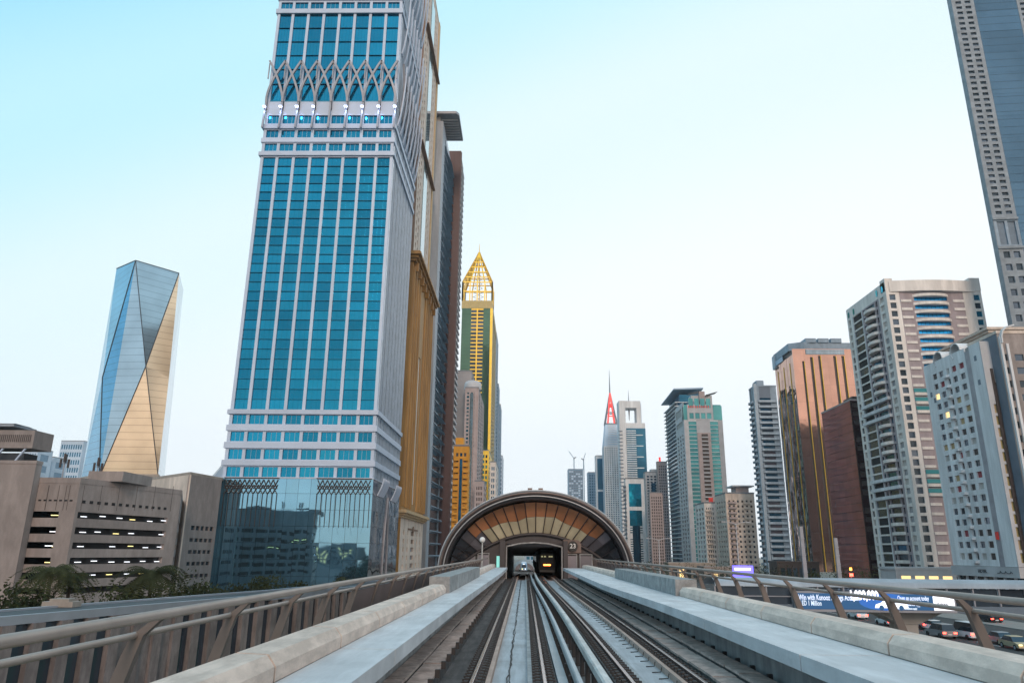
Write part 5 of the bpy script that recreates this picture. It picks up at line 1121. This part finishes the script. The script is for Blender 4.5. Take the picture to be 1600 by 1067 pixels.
q = MB(); q.tube([(sx, 79.9, sz), (sx, 80.0, sz)], .52, 28, smooth=False); disc = L2(q).build('number_disc', 'cable', t)
mat('sign_white', (.8, .8, .8), .5)
text_mesh('23', .66, .01, 'sign_white', 'number', disc, Matrix.Translation((sx-t.location.x, 79.87-78, sz-G)) @ FRONT, bold=.008)
# tunnel hall: floor is the deck; walls, ribbed ceiling, platforms
q = MB()
for x0, x1 in ((pxl-.6, pxl-.2), (pxr+.2, pxr+.6)):
    q.loft([[(x0, y, -.36+gz(y)), (x1, y, -.36+gz(y)), (x1, y, 3.2+gz(y)*.9), (x0, y, 3.2+gz(y)*.9)] for y in yr(81, YE, 12)], True, True)
L2(q).build('hall_wall', 'shell_dark', t)
q = MB(); q.loft([[(pxl-.6, y, 3.35+gz(y)*.9), (pxr+.6, y, 3.35+gz(y)*.9), (pxr+.6, y, 3.6+gz(y)*.9), (pxl-.6, y, 3.6+gz(y)*.9)] for y in yr(81.1, YE, 12)], True, True); L2(q).build('hall_ceiling', 'shell_dark', t)
me = MB().box(pxl-.1-t.location.x, pxr+.1-t.location.x, 0, .25, -.3, 0).mesh('ceiling_rib', 'rib_grey')
for y in yr(84, YE-2, 5): put(me, 'ceiling_rib', t, (0, y-78, 3.33+gz(y)*.9-G))
L2(MB().box(pxl-.6, -2.0, 83, YE, 0, .5)).build('platform', 'walk_edge', t) if 0 else None
q = MB().box(1.9, 3.9, YE-1.0, YE-.6, -2, 3.2); L2(q).build('end_screen', 'shell_dark', t)
q = MB().add([(x, YE-.3, z) for x, z in ((pxl-.6, -1), (-10, -1.5), (-9, 4), (-4, 7.3), (1, 8.2), (6, 7.3), (11.4, 4), (12, -1.5), (pxr+.6, -1), (pxr+.6, 1.9), (pxl-.6, 1.9))], [(0, 1, 2, 3, 10), (3, 4, 9, 10), (4, 5, 9), (5, 6, 7, 8, 9)]); L2(q).build('rear_wall', 'shell_dark', t)
q = MB().box(-9.5, pxl-.61, 81.2, YE-.6, -1.4, -.4).box(pxr+.61, 11.6, 81.2, YE-.6, -1.4, -.4); L2(q).build('concourse_floor', 'shell_dark', t)
q = MB().box(-8.5, 10.8, 84, YE-6, G, -1.4); L2(q).build('station_base', 'shell_dark', t)
# globe lamp and a camera mast at the station
b = U(753, 880, Y=76); tp = U(753, 843, Y=76)
t = thing('globe_lamp', 'white globe lamp on a thin white post left of the station portal', 'lamp', (b.x, 76, -.36))
MB().tube([(0, 0, 0), (0, 0, tp.z+.36-.25)], .07, 8).build('post', 'third_white', t)
q = MB(); q.loft([[(.29*math.sin(PI*j/8)*math.cos(2*PI*k/14), .29*math.sin(PI*j/8)*math.sin(2*PI*k/14), tp.z+.36-.29*math.cos(PI*j/8)) for k in range(14)] for j in range(9)], True, False, 0, True); q.build('globe', 'sign_white', t)
# train standing at the platform, right track
def train(x, y, z, label, near, ln=40, w_=2.45, hgt=3.05):
    t = thing('metro_train', label, 'train', (x, y, z)); h = hgt; m = 'train_shaded' if near else 'train_blue'  # near body is coloured almost black for the shade of the hall
    prof = [(-.46, .25), (.46, .25), (.5, .6), (.5, 1.9), (.45, 2.6), (.33, 2.95), (-.33, 2.95), (-.45, 2.6), (-.5, 1.9), (-.5, .6)]
    q = MB(); q.loft([[(px*w_*s_, yy, (pz-1.2)*s2+1.2) for px, pz in prof] for yy, s_, s2 in ((-1.0, .80, .72), (-.7, .9, .86), (0, .98, .97), (.8, 1, 1), (ln, 1, 1))], True, True); q.build('body', m, t)
    q = MB(); q.add([(px*w_*.85, -.96+.0, pz) for px, pz in ((-.38, 1.35), (.38, 1.35), (.34, 2.35), (-.34, 2.35))]+[(px*w_*.85, -1.04, pz) for px, pz in ((-.38, 1.35), (.38, 1.35), (.34, 2.35), (-.34, 2.35))], [(0, 1, 2, 3), (7, 6, 5, 4)][::-1]+[(4, 5, 1, 0), (5, 6, 2, 1), (6, 7, 3, 2), (7, 4, 0, 3)]); q.build('windscreen', 'train_glass_shaded' if near else 'glass_dark', t)
    MB().box(-w_*.36, w_*.36, -1.12, -.99, .42, .62).build('bumper', 'cable' if near else 'rib_grey', t)
    if near:
        MB().box(-.42, .42, -1.08, -1.05, 1.10, 1.24).build('rear_lamp_strip', 'led_orange', t)
        for k in (-.6, -.25, .3, .55): MB().box(k-.1, k+.12, -1.065, -1.045, 2.0, 2.14).build('destination_display', 'display_dim', t)
    else:
        for k in (-.55, .55): MB().tube([(k, -1.2, .95), (k, -1.05, .95)], .16, 10).build('headlight', 'lamp_white' if k > 0 else 'lamp_yellow', t)
        MB().box(-.3, .3, -1.1, -1.05, 2.5, 2.65).build('destination_display', 'lamp_white', t)
    q = MB()
    for k in range(8): q.box(-w_*.506, -w_*.5, 3+k*4.4, 5.8+k*4.4, 1.4, 2.3).box(w_*.5, w_*.506, 3+k*4.4, 5.8+k*4.4, 1.4, 2.3)
    q.build('side_windows', 'glass_black', t)
    for k in (3, ln-6): MB().box(-.8, .8, k, k+2.4, .02, .5).build('bogie', 'cable', t)
    return t
tr = train(2.88-.40, 85.5, gz(86)-.0, 'rear of a metro train in the station, darkened as if shaded, orange strip lit', True)
tr.scale = (.93, 1, 1)
tr = train(-.31, 268, gz(270), 'distant metro train coming through beyond the station with its headlight on', False, 40)
# second station far down the line, seen through the tunnel
yf = 420; t = thing('far_station', 'tiny arched station roof seen through the tunnel, beyond the approaching train', 'station', (.3, yf, G)); zf = gz(yf)
q = MB(); q.loft([[(-.1+5.6*math.cos(PI-PI*k/16)*s_, y, zf+.3+4.3*math.sin(PI*k/16)*s_) for k in range(17)] for y, s_ in ((yf, .92), (yf+1, 1), (yf+18, 1.25), (yf+50, 1.2))], False); Lc(q, t).build('shell_roof', 'walk_edge', t)
q = MB(); q.loft([[(-.1+r*math.cos(PI-PI*k/16), yf+.5, zf+.3+r*.77*math.sin(PI*k/16)) for k in range(17)] for r in (5.1, 3.2)], False); Lc(q, t).build('glazing', 'panel_grey', t)
xx = X_(829, 872, 760); T = Tower('blue_end_building', 'plain blue building seen only through the far end of the station tunnel', 'building', rect(xx-6, xx+9, 560, 580), 26, core='sky_panel', d=.4); T.facade(0, reg(1, 14, 4, .7), reg(1, 25, 7, .6), wall='sky_panel', pane=('glass_royal',), joined=True)
# ------------------------------------------------------------------ low striped building beside the viaduct, left
wt = -2.0
A = [U(-60, 972, Z=wt), U(0, 966, Z=wt), U(300, 940, Z=wt), U(480, 924.5, Z=wt), U(640, 908, Z=wt)]
A[0] = A[1]+(A[1]-A[2])*.25
ft = [(p.x, p.y) for p in A]
back = [(p[0]-4.6, p[1]+1.8) for p in ft[::-1]]
t = thing('striped_building', 'long low flat-roofed building with concrete pilasters, below the left railing', 'building', (ft[0][0], ft[0][1], G))
def seg(k): return Vector(ft[k]), Vector(ft[k+1])
o2 = Vector(ft[0]); top = wt-G
pls = [(p[0]-o2.x, p[1]-o2.y) for p in ft+back]
inn = [(p[0]-o2.x-.5*.96, p[1]-o2.y+.28) for p in ft]+[(p[0]-o2.x+.3, p[1]-o2.y-.2) for p in back]
MB().prism(inn, 0, top-.3).build('wall_core', 'dark', t)
MB().prism(pls, top-.28, top-.02).build('roof_slab', 'roof_dark', t)
q = MB()
for a, b in zip(pls[:len(ft)], pls[1:len(ft)]): q.bar((a[0], a[1], top), (b[0], b[1], top), .5, .5) if 0 else q.loft([[(p[0]+dx, p[1], z) for dx, z in ((-.15, top-.45), (.18, top-.45), (.18, top+.12), (-.15, top+.12))] for p in (a, b)], True, True)
q.build('roof_edge', 'silver', t)
q = MB()
for a, b in zip(pls[len(ft):], pls[len(ft)+1:]): q.loft([[(p[0]+dx, p[1], z) for dx, z in ((-.2, top-.3), (.2, top-.3), (.2, top+.12), (-.2, top+.12))] for p in (a, b)], True, True)
q.build('rear_parapet', 'silver', t)
base_p = MB().box(0, .95, -.35, .3, 0, top-.46).mesh('pilaster', 'stripe_grey'); wide = MB().box(0, 1.0, -.1, .3, 0, top-.46).mesh('concrete_panel', 'stripe_grey'); wpn = MB().box(0, 1.0, .1, .3, .2, top-.5).mesh('window', 'glass_dark')
for k in range(len(ft)-1):
    a, b = seg(k); e = (b-a).normalized(); ln = (b-a).length; n_ = int(ln/2.05); stp = ln/n_
    for j in range(n_):
        p = a+e*(j*stp)-o2; pos = (a+e*(j+.5)*stp); px_ = pos.y
        ang = math.atan2(e.y, e.x)
        plain = A[1].y+ (A[2].y-A[1].y)*.50 < px_ < A[1].y+(A[2].y-A[1].y)*.90
        put(base_p, 'pilaster', t, (p.x, p.y, 0), ang)
        if plain:
            p2 = p+e*.96; o = put(wide, 'concrete_panel', t, (p2.x, p2.y, 0), ang); o.scale = ((stp-.98), 1, 1)
        else:
            p2 = p+e*.96; o = put(wpn, 'window', t, (p2.x, p2.y, 0), ang); o.scale = ((stp-.98), 1, 1)
b = U(97, 941, Z=wt+.3); tag(MB().box(b.x-1.2, b.x+1.2, b.y-.6, b.y+.6, wt+.0, wt+.4).box(b.x-.7, b.x+.8, b.y-.5, b.y+.5, wt+.4, wt+.6).build('roof_vehicle', 'concrete_beige'), 'small light vehicle on the flat roof of the striped building', 'vehicle')  # two plain boxes stand in for a small light vehicle
# ------------------------------------------------------------------ palms and shrubs
def frond(mb, o, az_, L_, lift, n=7, rise=.0):
    d = Vector((math.cos(az_), math.sin(az_), 0)); sd = Vector((-d.y, d.x, 0)); prev = None
    for k in range(n+1):
        f = k/n; p = o+d*L_*f*(1-.12*f)+Vector((0, 0, lift*L_*f-(.75+lift*.35)*L_*f*f))
        if prev is not None and k > 0:
            wv = L_*.26*math.sin(PI*min(1, f*.85+.12))
            for s_ in (-1, 1):
                for j in range(3):
                    q0 = prev+(p-prev)*(j/3); tipp = q0+sd*s_*wv*random.uniform(.8, 1.1)+d*L_*.09+Vector((0, 0, -wv*.45))
                    mb.add([q0, q0+(p-prev)*.22, tipp], [(0, 1, 2)])
        prev = p
def palm(x, y, z0, hgt, label, R=3.0, nf=34):
    t = thing('palm_tree', label, 'palm tree', (x, y, z0)); MB().tube([(0, 0, 0), (.1, 0, hgt*.5), (.05, .05, hgt)], [.3, .22, .2], 9).build('trunk', 'bark', t)
    q = MB(); o = Vector((.05, .05, hgt))
    for k in range(nf): frond(q, o+Vector((0, 0, random.uniform(0, .3))), k*2.4+random.uniform(-.2, .2), R*1.25*random.uniform(.8, 1.1), random.uniform(-.1, 1.0))
    q.build('crown', 'palm_leaf', t)
def shrub(x, y, z0, rx, rz, label, n=900, m='leaf', name='shrub', cat='shrub'):
    t = thing(name, label, cat, (x, y, z0)); q = MB(); cl = [(random.gauss(0, .45)*rx, random.gauss(0, .45)*rx, rz*random.uniform(.25, .9), random.uniform(.25, .5)*rz) for _ in range(12)]
    for _ in range(n):
        c = random.choice(cl); v = Vector((random.gauss(0, 1), random.gauss(0, 1), random.gauss(0, 1))).normalized()*c[3]*random.uniform(.6, 1); p = Vector(c[:3])+Vector((v.x*1.3, v.y*1.3, v.z)); p.z = max(.1, p.z)
        a = Vector((random.gauss(0, 1), random.gauss(0, 1), random.gauss(0, 1))).normalized()*.28; b = Vector((random.gauss(0, 1), random.gauss(0, 1), random.gauss(0, 1))).normalized()*.16; q.add([p-a, p+b, p+a, p-b], [(0, 1, 2, 3)])
    q.build('crown', m, t)
    q = MB()
    for c in cl[:5]: q.tube([(0, 0, 0), (c[0]*.5, c[1]*.5, c[2]*.5), c[:3]], [.12, .07, .03], 5)
    q.build('trunk', 'bark', t)
for px, py, Y, R, lab in ((78, 903, 92, 3.8, 'dark palm tree in front of the lit car park, near its left corner'), (236, 905, 100, 4.2, 'wide dark palm tree in front of the right end of the lit car park'), (108, 914, 95, 2.8, 'small palm tree close on the right of the palm at the car park corner')):
    v = U(px, py, Y=Y); palm(v.x, Y, G, v.z-G+.6, lab, R, 46)
for px, py, Y, rx, lab in ((-5, 922, 85, 3.4, 'dark leafy bush at the left edge in front of the panelled block'), (40, 928, 90, 3.0, 'dark bush between the left edge and the first palm'), (290, 905, 118, 3.2, 'dark bush below the beige block with square windows'), (318, 912, 122, 2.6, 'small dark bush at the corner of the beige block'), (205, 925, 98, 2.2, 'low bush at the foot of the wide palm'), (420, 905, 150, 3.8, 'round dark tree in front of the glass podium'), (375, 916, 145, 4, 'low dark tree left of the round tree in front of the podium'), (470, 912, 155, 4, 'low dark tree right of the round tree in front of the podium'), (540, 905, 165, 4.5, 'dark tree in front of the right corner of the podium')):
    v = U(px, py, Y=Y); shrub(v.x, Y, G, rx, v.z-G, lab, 1500, name='tree' if rx > 3 else 'shrub', cat='tree' if rx > 3 else 'shrub')
# ------------------------------------------------------------------ footbridge over the highway, with its lit screen
Yb = 66; zt_, zr_, zl_ = U(1400, 905, Y=Yb).z, U(1400, 918, Y=Yb).z, U(1400, 951, Y=Yb).z
t = thing('footbridge', 'long grey enclosed footbridge with rounded roof crossing the highway behind the lit advertising screen', 'footbridge', (9, Yb, G)); x_a, x_b = X_(1085, 900, Yb+8), 120
def B_(q): return Lc(q, t)
q = MB(); n_ = 8; pr = [(Yb+.2+4.0*(1-math.cos(PI*k/n_))/2, zr_+(zt_-zr_)*math.sin(PI*k/n_)**.6) for k in range(n_+1)]
q.loft([[(x, y, z) for y, z in pr] for x in (x_a, x_b)], False, False, 0, True); B_(q).build('roof', 'grey_wall', t)
B_(MB().box(x_a, x_b, Yb+.2, Yb+4.2, zl_-.2, zl_)).build('deck', 'rib_grey', t); B_(MB().box(x_a, x_b, Yb+.1, Yb+.19, zl_-.3, zl_+.25)).build('edge_beam', 'slate', t)
nb = int((x_b-x_a)/2.2); me = MB().box(.06, 2.14, 0, .06, 0, zr_-zl_-.3).mesh('glass_panel', 'glass_dark'); 
for k in range(nb): put(me, 'glass_panel', t, (x_a-9+k*2.2, .5, zl_+.25-G)); 
q = MB()
for k in range(nb): q.box(x_a+k*2.2-.06, x_a+k*2.2+.06, Yb+.3, Yb+.45, zl_, zr_)
q.box(x_a, x_b, Yb+.32, Yb+.4, zl_+(zr_-zl_)*.5, zl_+(zr_-zl_)*.5+.08); B_(q).build('window_frames', 'rib_grey', t)
for x in (33, 78, 112):
    q = MB().box(x-.8, x+.8, Yb+1.2, Yb+3, G, zl_-1.3-.0).prism([(x-.8, Yb+1.1), (x+.8, Yb+1.1), (x+.8, Yb+3.1), (x-.8, Yb+3.1)], zl_-1.3, zl_-.21, top=[(x-3, Yb+.6), (x+3, Yb+.6), (x+3, Yb+3.8), (x-3, Yb+3.8)]); B_(q).build('pier', 'concrete', t)
# screen
emis('screen_blue', (.012, .055, .13), 1.0); emis('screen_glow', (.02, .10, .35), .8); emis('screen_white', (.9, .92, 1), .85); emis('screen_text', (.7, .8, 1), .55); emis('screen_grey', (.5, .58, .68), .8)
sa, sb, szt, szb = X_(1246, 940, Yb-.6), X_(1491, 940, Yb-.6), U(1350, 927, Y=Yb-.6).z, U(1350, 952, Y=Yb-.6).z
t = thing('advertising_screen', 'dark blue lit advertising screen with a white car, fixed to the footbridge', 'screen', (sa, Yb-.6, szb))
W_, H__ = sb-sa, szt-szb
MB().box(-.15, W_+.15, .02, .5, -.2, H__+.15).build('housing', 'rib_grey', t)
disp = MB().box(0, W_*.865, -.02, .015, 0, H__).build('display', 'screen_blue', t); MB().box(W_*.867, W_, -.02, .015, 0, H__).build('white_panel', 'screen_white', t)
q = MB().tube([(W_*.56, -.025, H__*.45), (W_*.56, -.022, H__*.45)], 1.0, 20, smooth=False); q.v = [(W_*.56+(x-W_*.56)*2.2, y, H__*.5+(z-H__*.45)*.68) for x, y, z in q.v]; q.build('glow', 'screen_glow', t)
def tx(s_, x, z, sz_, m='screen_text', sx_=1.0, b=.01, al='LEFT'): text_mesh(s_, sz_, .008, m, 'lettering', disp, Matrix.Translation((x, -.04, z)) @ FRONT, al, b, sx_)
tx('Win with Kunooz Savings Account', W_*.01, H__*.72, .62, sx_=.62*W_/13.5 if 0 else .58); tx('AED 1 Million', W_*.01, H__*.36, .55, 'screen_grey', .6)
tx('1,000,000', W_*.335, H__*.88, 1.0, 'screen_white', .62, .05)
tx('Open an account today', W_*.64, H__*.74, .5, sx_=.55); tx('Minimum balance applies', W_*.60, H__*.40, .5, sx_=.55); tx('Terms and conditions apply', W_*.62, H__*.10, .2, 'screen_grey', .8); tx('Kunooz', W_*.89, H__*.42, .3, 'rib_grey', .9)
q = MB(); cpts = [(0, .0), (.1, .28), (.5, .40), (.95, .70), (1.9, .70), (2.4, .42), (2.75, .36), (2.8, .0)]; q.loft([[(W_*.49+x, y, H__*.12+z) for x, z in cpts] for y in (-.045, -.03)], True, True); q.build('pictured_car', 'screen_white', disp)
q = MB()
for x in (.55, 2.2): q.tube([(W_*.49+x, -.06, H__*.12+.02), (W_*.49+x, -.046, H__*.12+.02)], .2, 12, smooth=False)
q.loft([[(W_*.49+x, y, H__*.12+z) for x, z in ((.95, .42), (1.05, .62), (1.8, .62), (2.05, .42))] for y in (-.06, -.046)], True, True); q.build('pictured_wheels', 'screen_blue', disp)
# ------------------------------------------------------------------ cars
mat('car_white', (.75, .75, .76), .3, 0, rnd=0); mat('car_silver', (.42, .43, .45), .3, .6, rnd=0); mat('car_black', (.02, .02, .025), .25, .2, rnd=0); mat('car_tan', (.5, .42, .28), .35, .2, rnd=0); mat('tyre', (.02, .02, .02), .8)
def car(x, y, col, label, kind='sedan', brake=True, rz=0, head=False):
    L_, w_, h = dict(sedan=(4.6, 1.8, 1.42), suv=(4.8, 1.9, 1.75), van=(5.2, 2.0, 2.1))[kind]
    t = thing('car' if kind != 'van' else 'van', label, 'car' if kind != 'van' else 'van', (x, y, G), 'vehicles on the highway', rz)
    low = [(-L_/2, .35), (-L_/2+.05, .85), (-L_/2+.6, .95), (L_/2-.9, .90), (L_/2-.05, .7), (L_/2, .35)] if kind == 'sedan' else [(-L_/2, .35), (-L_/2+.02, 1.0), (-L_/2+.3, 1.05), (L_/2-1.1, 1.0), (L_/2-.05, .8), (L_/2, .35)]
    q = MB(); q.loft([[(s_*w_/2*k, yy, z) for yy, z in low] for s_, k in ((-1, .97), (1, .97))], True, True); q.build('body', col, t)
    cab = {'sedan': [(-1.7, .93), (-1.05, h), (.45, h), (1.15, .9)], 'suv': [(-2.3, 1.03), (-2.0, h), (.5, h), (1.25, 1.0)], 'van': [(-2.55, 1.03), (-2.45, h), (1.1, h), (1.7, 1.0)]}[kind]
    q = MB(); q.loft([[(s_*w_/2*(.93 if z < 1.1 else .76), yy, z) for yy, z in cab] for s_ in (-1, 1)], True, True); q.build('cabin_glass', 'glass_black', t)
    q = MB(); q.loft([[(s_*w_/2*.77, cab[1][0]+.06, h+.0), (s_*w_/2*.77, cab[2][0]-.06, h), (s_*w_/2*.74, cab[2][0]-.1, h+.06), (s_*w_/2*.74, cab[1][0]+.1, h+.06)] for s_ in (-1, 1)], True, True); q.build('roof', col, t)
    for a in (-L_/2+.85, L_/2-.85):
        for s_ in (-1, 1):
            q = MB(); q.tube([(s_*w_/2-.1, a, .33), (s_*w_/2+.04, a, .33)], .33, 12); wh = q.build('wheel', 'tyre', t); MB().tube([(s_*w_/2, a, .33), (s_*w_/2+.05, a, .33)], .2, 10, smooth=False).build('rim', 'silver', wh)
    for s_ in (-1, 1):
        MB().box(s_*w_*.38-.2, s_*w_*.38+.2, -L_/2-.04, -L_/2+.02, .66, .84).build('tail_light', 'lamp_red' if brake else 'red_paint', t)
        MB().box(s_*w_*.36-.18, s_*w_*.36+.18, L_/2-.05, L_/2+.03, .6, .74).build('headlight', 'lamp_yellow' if head else 'glass_pale', t)
    MB().box(-.26, .26, -L_/2-.05, -L_/2, .5, .62).build('number_plate', 'sign_white', t)
for px, py, col, lab, kd, br_, hd in ((1386, 972, 'car_white', 'white car with both brake lights on, furthest left under the screen', 'sedan', True, False), (1403, 975, 'car_silver', 'silver car close behind the leftmost white car under the screen', 'sedan', True, False), (1440, 977, 'car_silver', 'silver car with bright amber and red lights, right of the middle railing post', 'suv', True, False), (1457, 980, 'car_white', 'white car in the middle of the queue of vehicles', 'sedan', False, False), (1470, 990, 'car_silver', 'silver estate car at the near end of the queue, brake lights on', 'suv', True, False), (1511, 992, 'car_white', 'white van with red tail lights beside the bridge pier', 'van', True, False), (1562, 1000, 'car_silver', 'silver car with red tail lights, second from the right edge', 'sedan', True, False), (1588, 1008, 'car_tan', 'taxi coloured car with warm headlights at the right edge', 'sedan', False, True), (1420, 968, 'car_black', 'black car further away beyond the middle of the queue', 'sedan', True, False), (1545, 968, 'car_black', 'black car in the shade beyond the bridge pier', 'suv', True, False), (1340, 962, 'car_white', 'small white car far back on the highway, left of the queue', 'sedan', True, False)):
    v = U(px, py, Z=G+.4); car(v.x, v.y, col, lab, kd, br_, PI-.1 if hd else random.uniform(-.04, .04), hd)
# ------------------------------------------------------------------ street lamps, masts, small lit things
def lamp(px, py0, py1, Y, label, arms=2):
    b = U(px, py1, Y=Y); tp = U(px, py0, Y=Y); t = thing('street_lamp', label, 'street lamp', (b.x, Y, G)); h = tp.z-G
    MB().tube([(0, 0, 0), (0, 0, h)], [.22, .1], 8).build('pole', 'light_stone', t)
    for s_ in ((-1, 1) if arms == 2 else (1,)):
        MB().tube([(0, 0, h-.3), (s_*1.2, 0, h+.3), (s_*3.0, 0, h+.5)], .08, 6).build('arm', 'light_stone', t); MB().box(min(s_*2.8, s_*4.0), max(s_*2.8, s_*4.0), -.2, .2, h+.42, h+.6).build('lamp_head', 'light_stone', t)
lamp(1155, 818, 890, 210, 'two-armed street lamp in front of the beige apartment block')
lamp(1031, 843, 885, 230, 'two-armed street lamp in front of the low brown block right of the station', 2)
for px, py0, py1, w_, lab in ((1251, 822, 892, .9, 'grey mast rising in front of the bronze glass tower'), (1305, 840, 905, .9, 'grey mast rising in front of the wine-red tower')):
    b = U(px, py0, Y=190); t = thing('mast', lab, 'mast', (b.x, 190, G)); MB().prism([(-.5, -.4), (.5, -.4), (.5, .4), (-.5, .4)], 0, b.z-G, top=[(-.4, -.3), (.4, -.3), (.4, .3), (-.4, .3)]).build('pole', 'rib_grey', t)
    q = MB()
    for k in range(int((b.z-G)/2)): q.box(-.5, .5, -.45, -.42, k*2+.3, k*2+.5)
    q.build('collar', 'rib_grey', t)
emis('sign_blue', (.12, .1, 1), 2.2)
v = U(1161, 893, Y=180); t = thing('lit_sign', 'small glowing blue sign beyond the right railing, in front of the beige apartments', 'sign', (v.x, 180, G))
MB().box(-2.4, 2.4, -.1, .2, v.z-G-1.4, v.z-G+1.4).build('panel', 'sign_blue', t); MB().box(-2.0, 1.8, -.16, -.11, v.z-G+.3, v.z-G+.9).build('lettering', 'screen_white', t); MB().box(-.2, .2, 0, .3, 0, v.z-G-1.41).build('post', 'rib_grey', t)
v = U(1330, 898, Y=240); t = thing('traffic_light', 'small red light with a warm lamp above it in front of the wine-red tower', 'traffic light', (v.x, 240, G)); MB().tube([(0, 0, 0), (0, 0, v.z-G)], .12, 6).build('post', 'rib_grey', t); MB().box(-.5, .5, -.3, 0, v.z-G-.4, v.z-G+.5).build('red_lamp', 'lamp_red', t); MB().box(-.3, .3, -.3, 0, v.z-G+1.4, v.z-G+2.2).build('warm_lamp', 'lamp_amber', t)
# low street-front blocks and trees along the far side of the highway
for k, (px, py, Y, wd, hh_, m) in enumerate(((1045, 884, 330, 20, 6, 'concrete_beige'), (1100, 886, 300, 16, 5, 'concrete_pink'), (1400, 897, 262, 30, 6, 'light_stone'), (1215, 890, 330, 18, 7, 'dark_brown'))):
    v = U(px, py, Y=Y); lab = ('low beige shopfront block at the foot of the low brown block', 'low pink shopfront block at the foot of the stepped beige block', 'low grey podium in front of the big cream-white tower', 'low dark podium at the foot of the bronze glass tower')[k]
    T = Tower('podium_building', lab, 'building', rect(v.x, v.x+wd, Y, Y+12), hh_, core=m, d=.3, cap=m); T.facade(0, reg(1, wd-1, 6, .7), [(.3, hh_-2)], wall=m, pane=('glass_black', 'window_warm', 'glass_dark'), name='shopfront')
for k, (px, Y) in enumerate(((1010, 300), (1030, 280), (1075, 290), (1120, 270), (1145, 260), (1190, 280), (1225, 250), (1270, 240), (1310, 250), (1350, 240))):
    v = U(px, 893, Y=Y); ad = ('leftmost', 'second', 'third', 'fourth', 'fifth', 'sixth', 'seventh', 'eighth', 'ninth', 'rightmost')[k]
    shrub(v.x, Y, G, 3.4, 6.5, ad+' from the left of the ten dark street trees behind the right railing', 500, name='street_tree', cat='tree')
# ------------------------------------------------------------------ the street behind the camera, mirrored in the glass
for k, (x, y, w_, d_, h, m, pn) in enumerate(((-150, -140, 40, 25, 12, 'concrete_pink', 'window_warm'), (-104, -150, 30, 25, 17, 'concrete_beige', 'glass_dark'), (-64, -120, 18, 25, 27, 'slate', 'glass_dark'), (150, -160, 36, 30, 45, 'maroon', 'glass_dark'), (200, -110, 40, 34, 38, 'slate', 'glass_dark'), (265, -220, 44, 30, 55, 'concrete_beige', 'glass_dark'), (280, 150, 72, 40, 150, 'maroon', 'glass_dark'), (-330, 20, 44, 40, 22, 'slate', 'glass_dark'))):
    lab = ('low pink block behind the viewpoint, mirrored in the podium glass', 'beige block behind the viewpoint, mirrored in the podium glass', 'dark block behind the viewpoint nearest the line', 'dark red tower behind the viewpoint across the highway', 'dark slate tower abreast of the viewpoint across the highway', 'tallest beige tower behind the viewpoint', 'tall pinkish tower outside the frame on the right, mirrored in the bronze tower', 'dark block outside the frame on the left')[k]
    T = Tower('street_building', lab, 'building', rect(x, x+w_, y, y+d_), h, core=m, d=.4, cap='roof_grey')
    T.facade(2, reg(1, w_-1, int(w_/3.4), .6), reg(1, h-2, int(h/3.5), .5), wall=m, pane=('glass_dark', pn), joined=True)
    T.facade(3, reg(1, d_-1, int(d_/3.4), .6), reg(1, h-2, int(h/3.5), .5), wall=m, pane=('glass_dark',), joined=True, u1=d_-.4)
# ------------------------------------------------------------------ dusk haze between the towers
hm = bpy.data.materials.new('haze'); hm.use_nodes = True; hn = hm.node_tree.nodes; hn.clear()
pv = hn.new('ShaderNodeVolumePrincipled'); pv.inputs['Color'].default_value = (.90, .95, 1, 1); pv.inputs['Density'].default_value = .00009; pv.inputs['Anisotropy'].default_value = .2
ho_ = hn.new('ShaderNodeOutputMaterial'); hm.node_tree.links.new(pv.outputs[0], ho_.inputs['Volume']); MT['haze'] = hm
MB().box(-1850, 1850, -950, 2450, G-2, 340).build('haze', 'haze', kind='stuff')
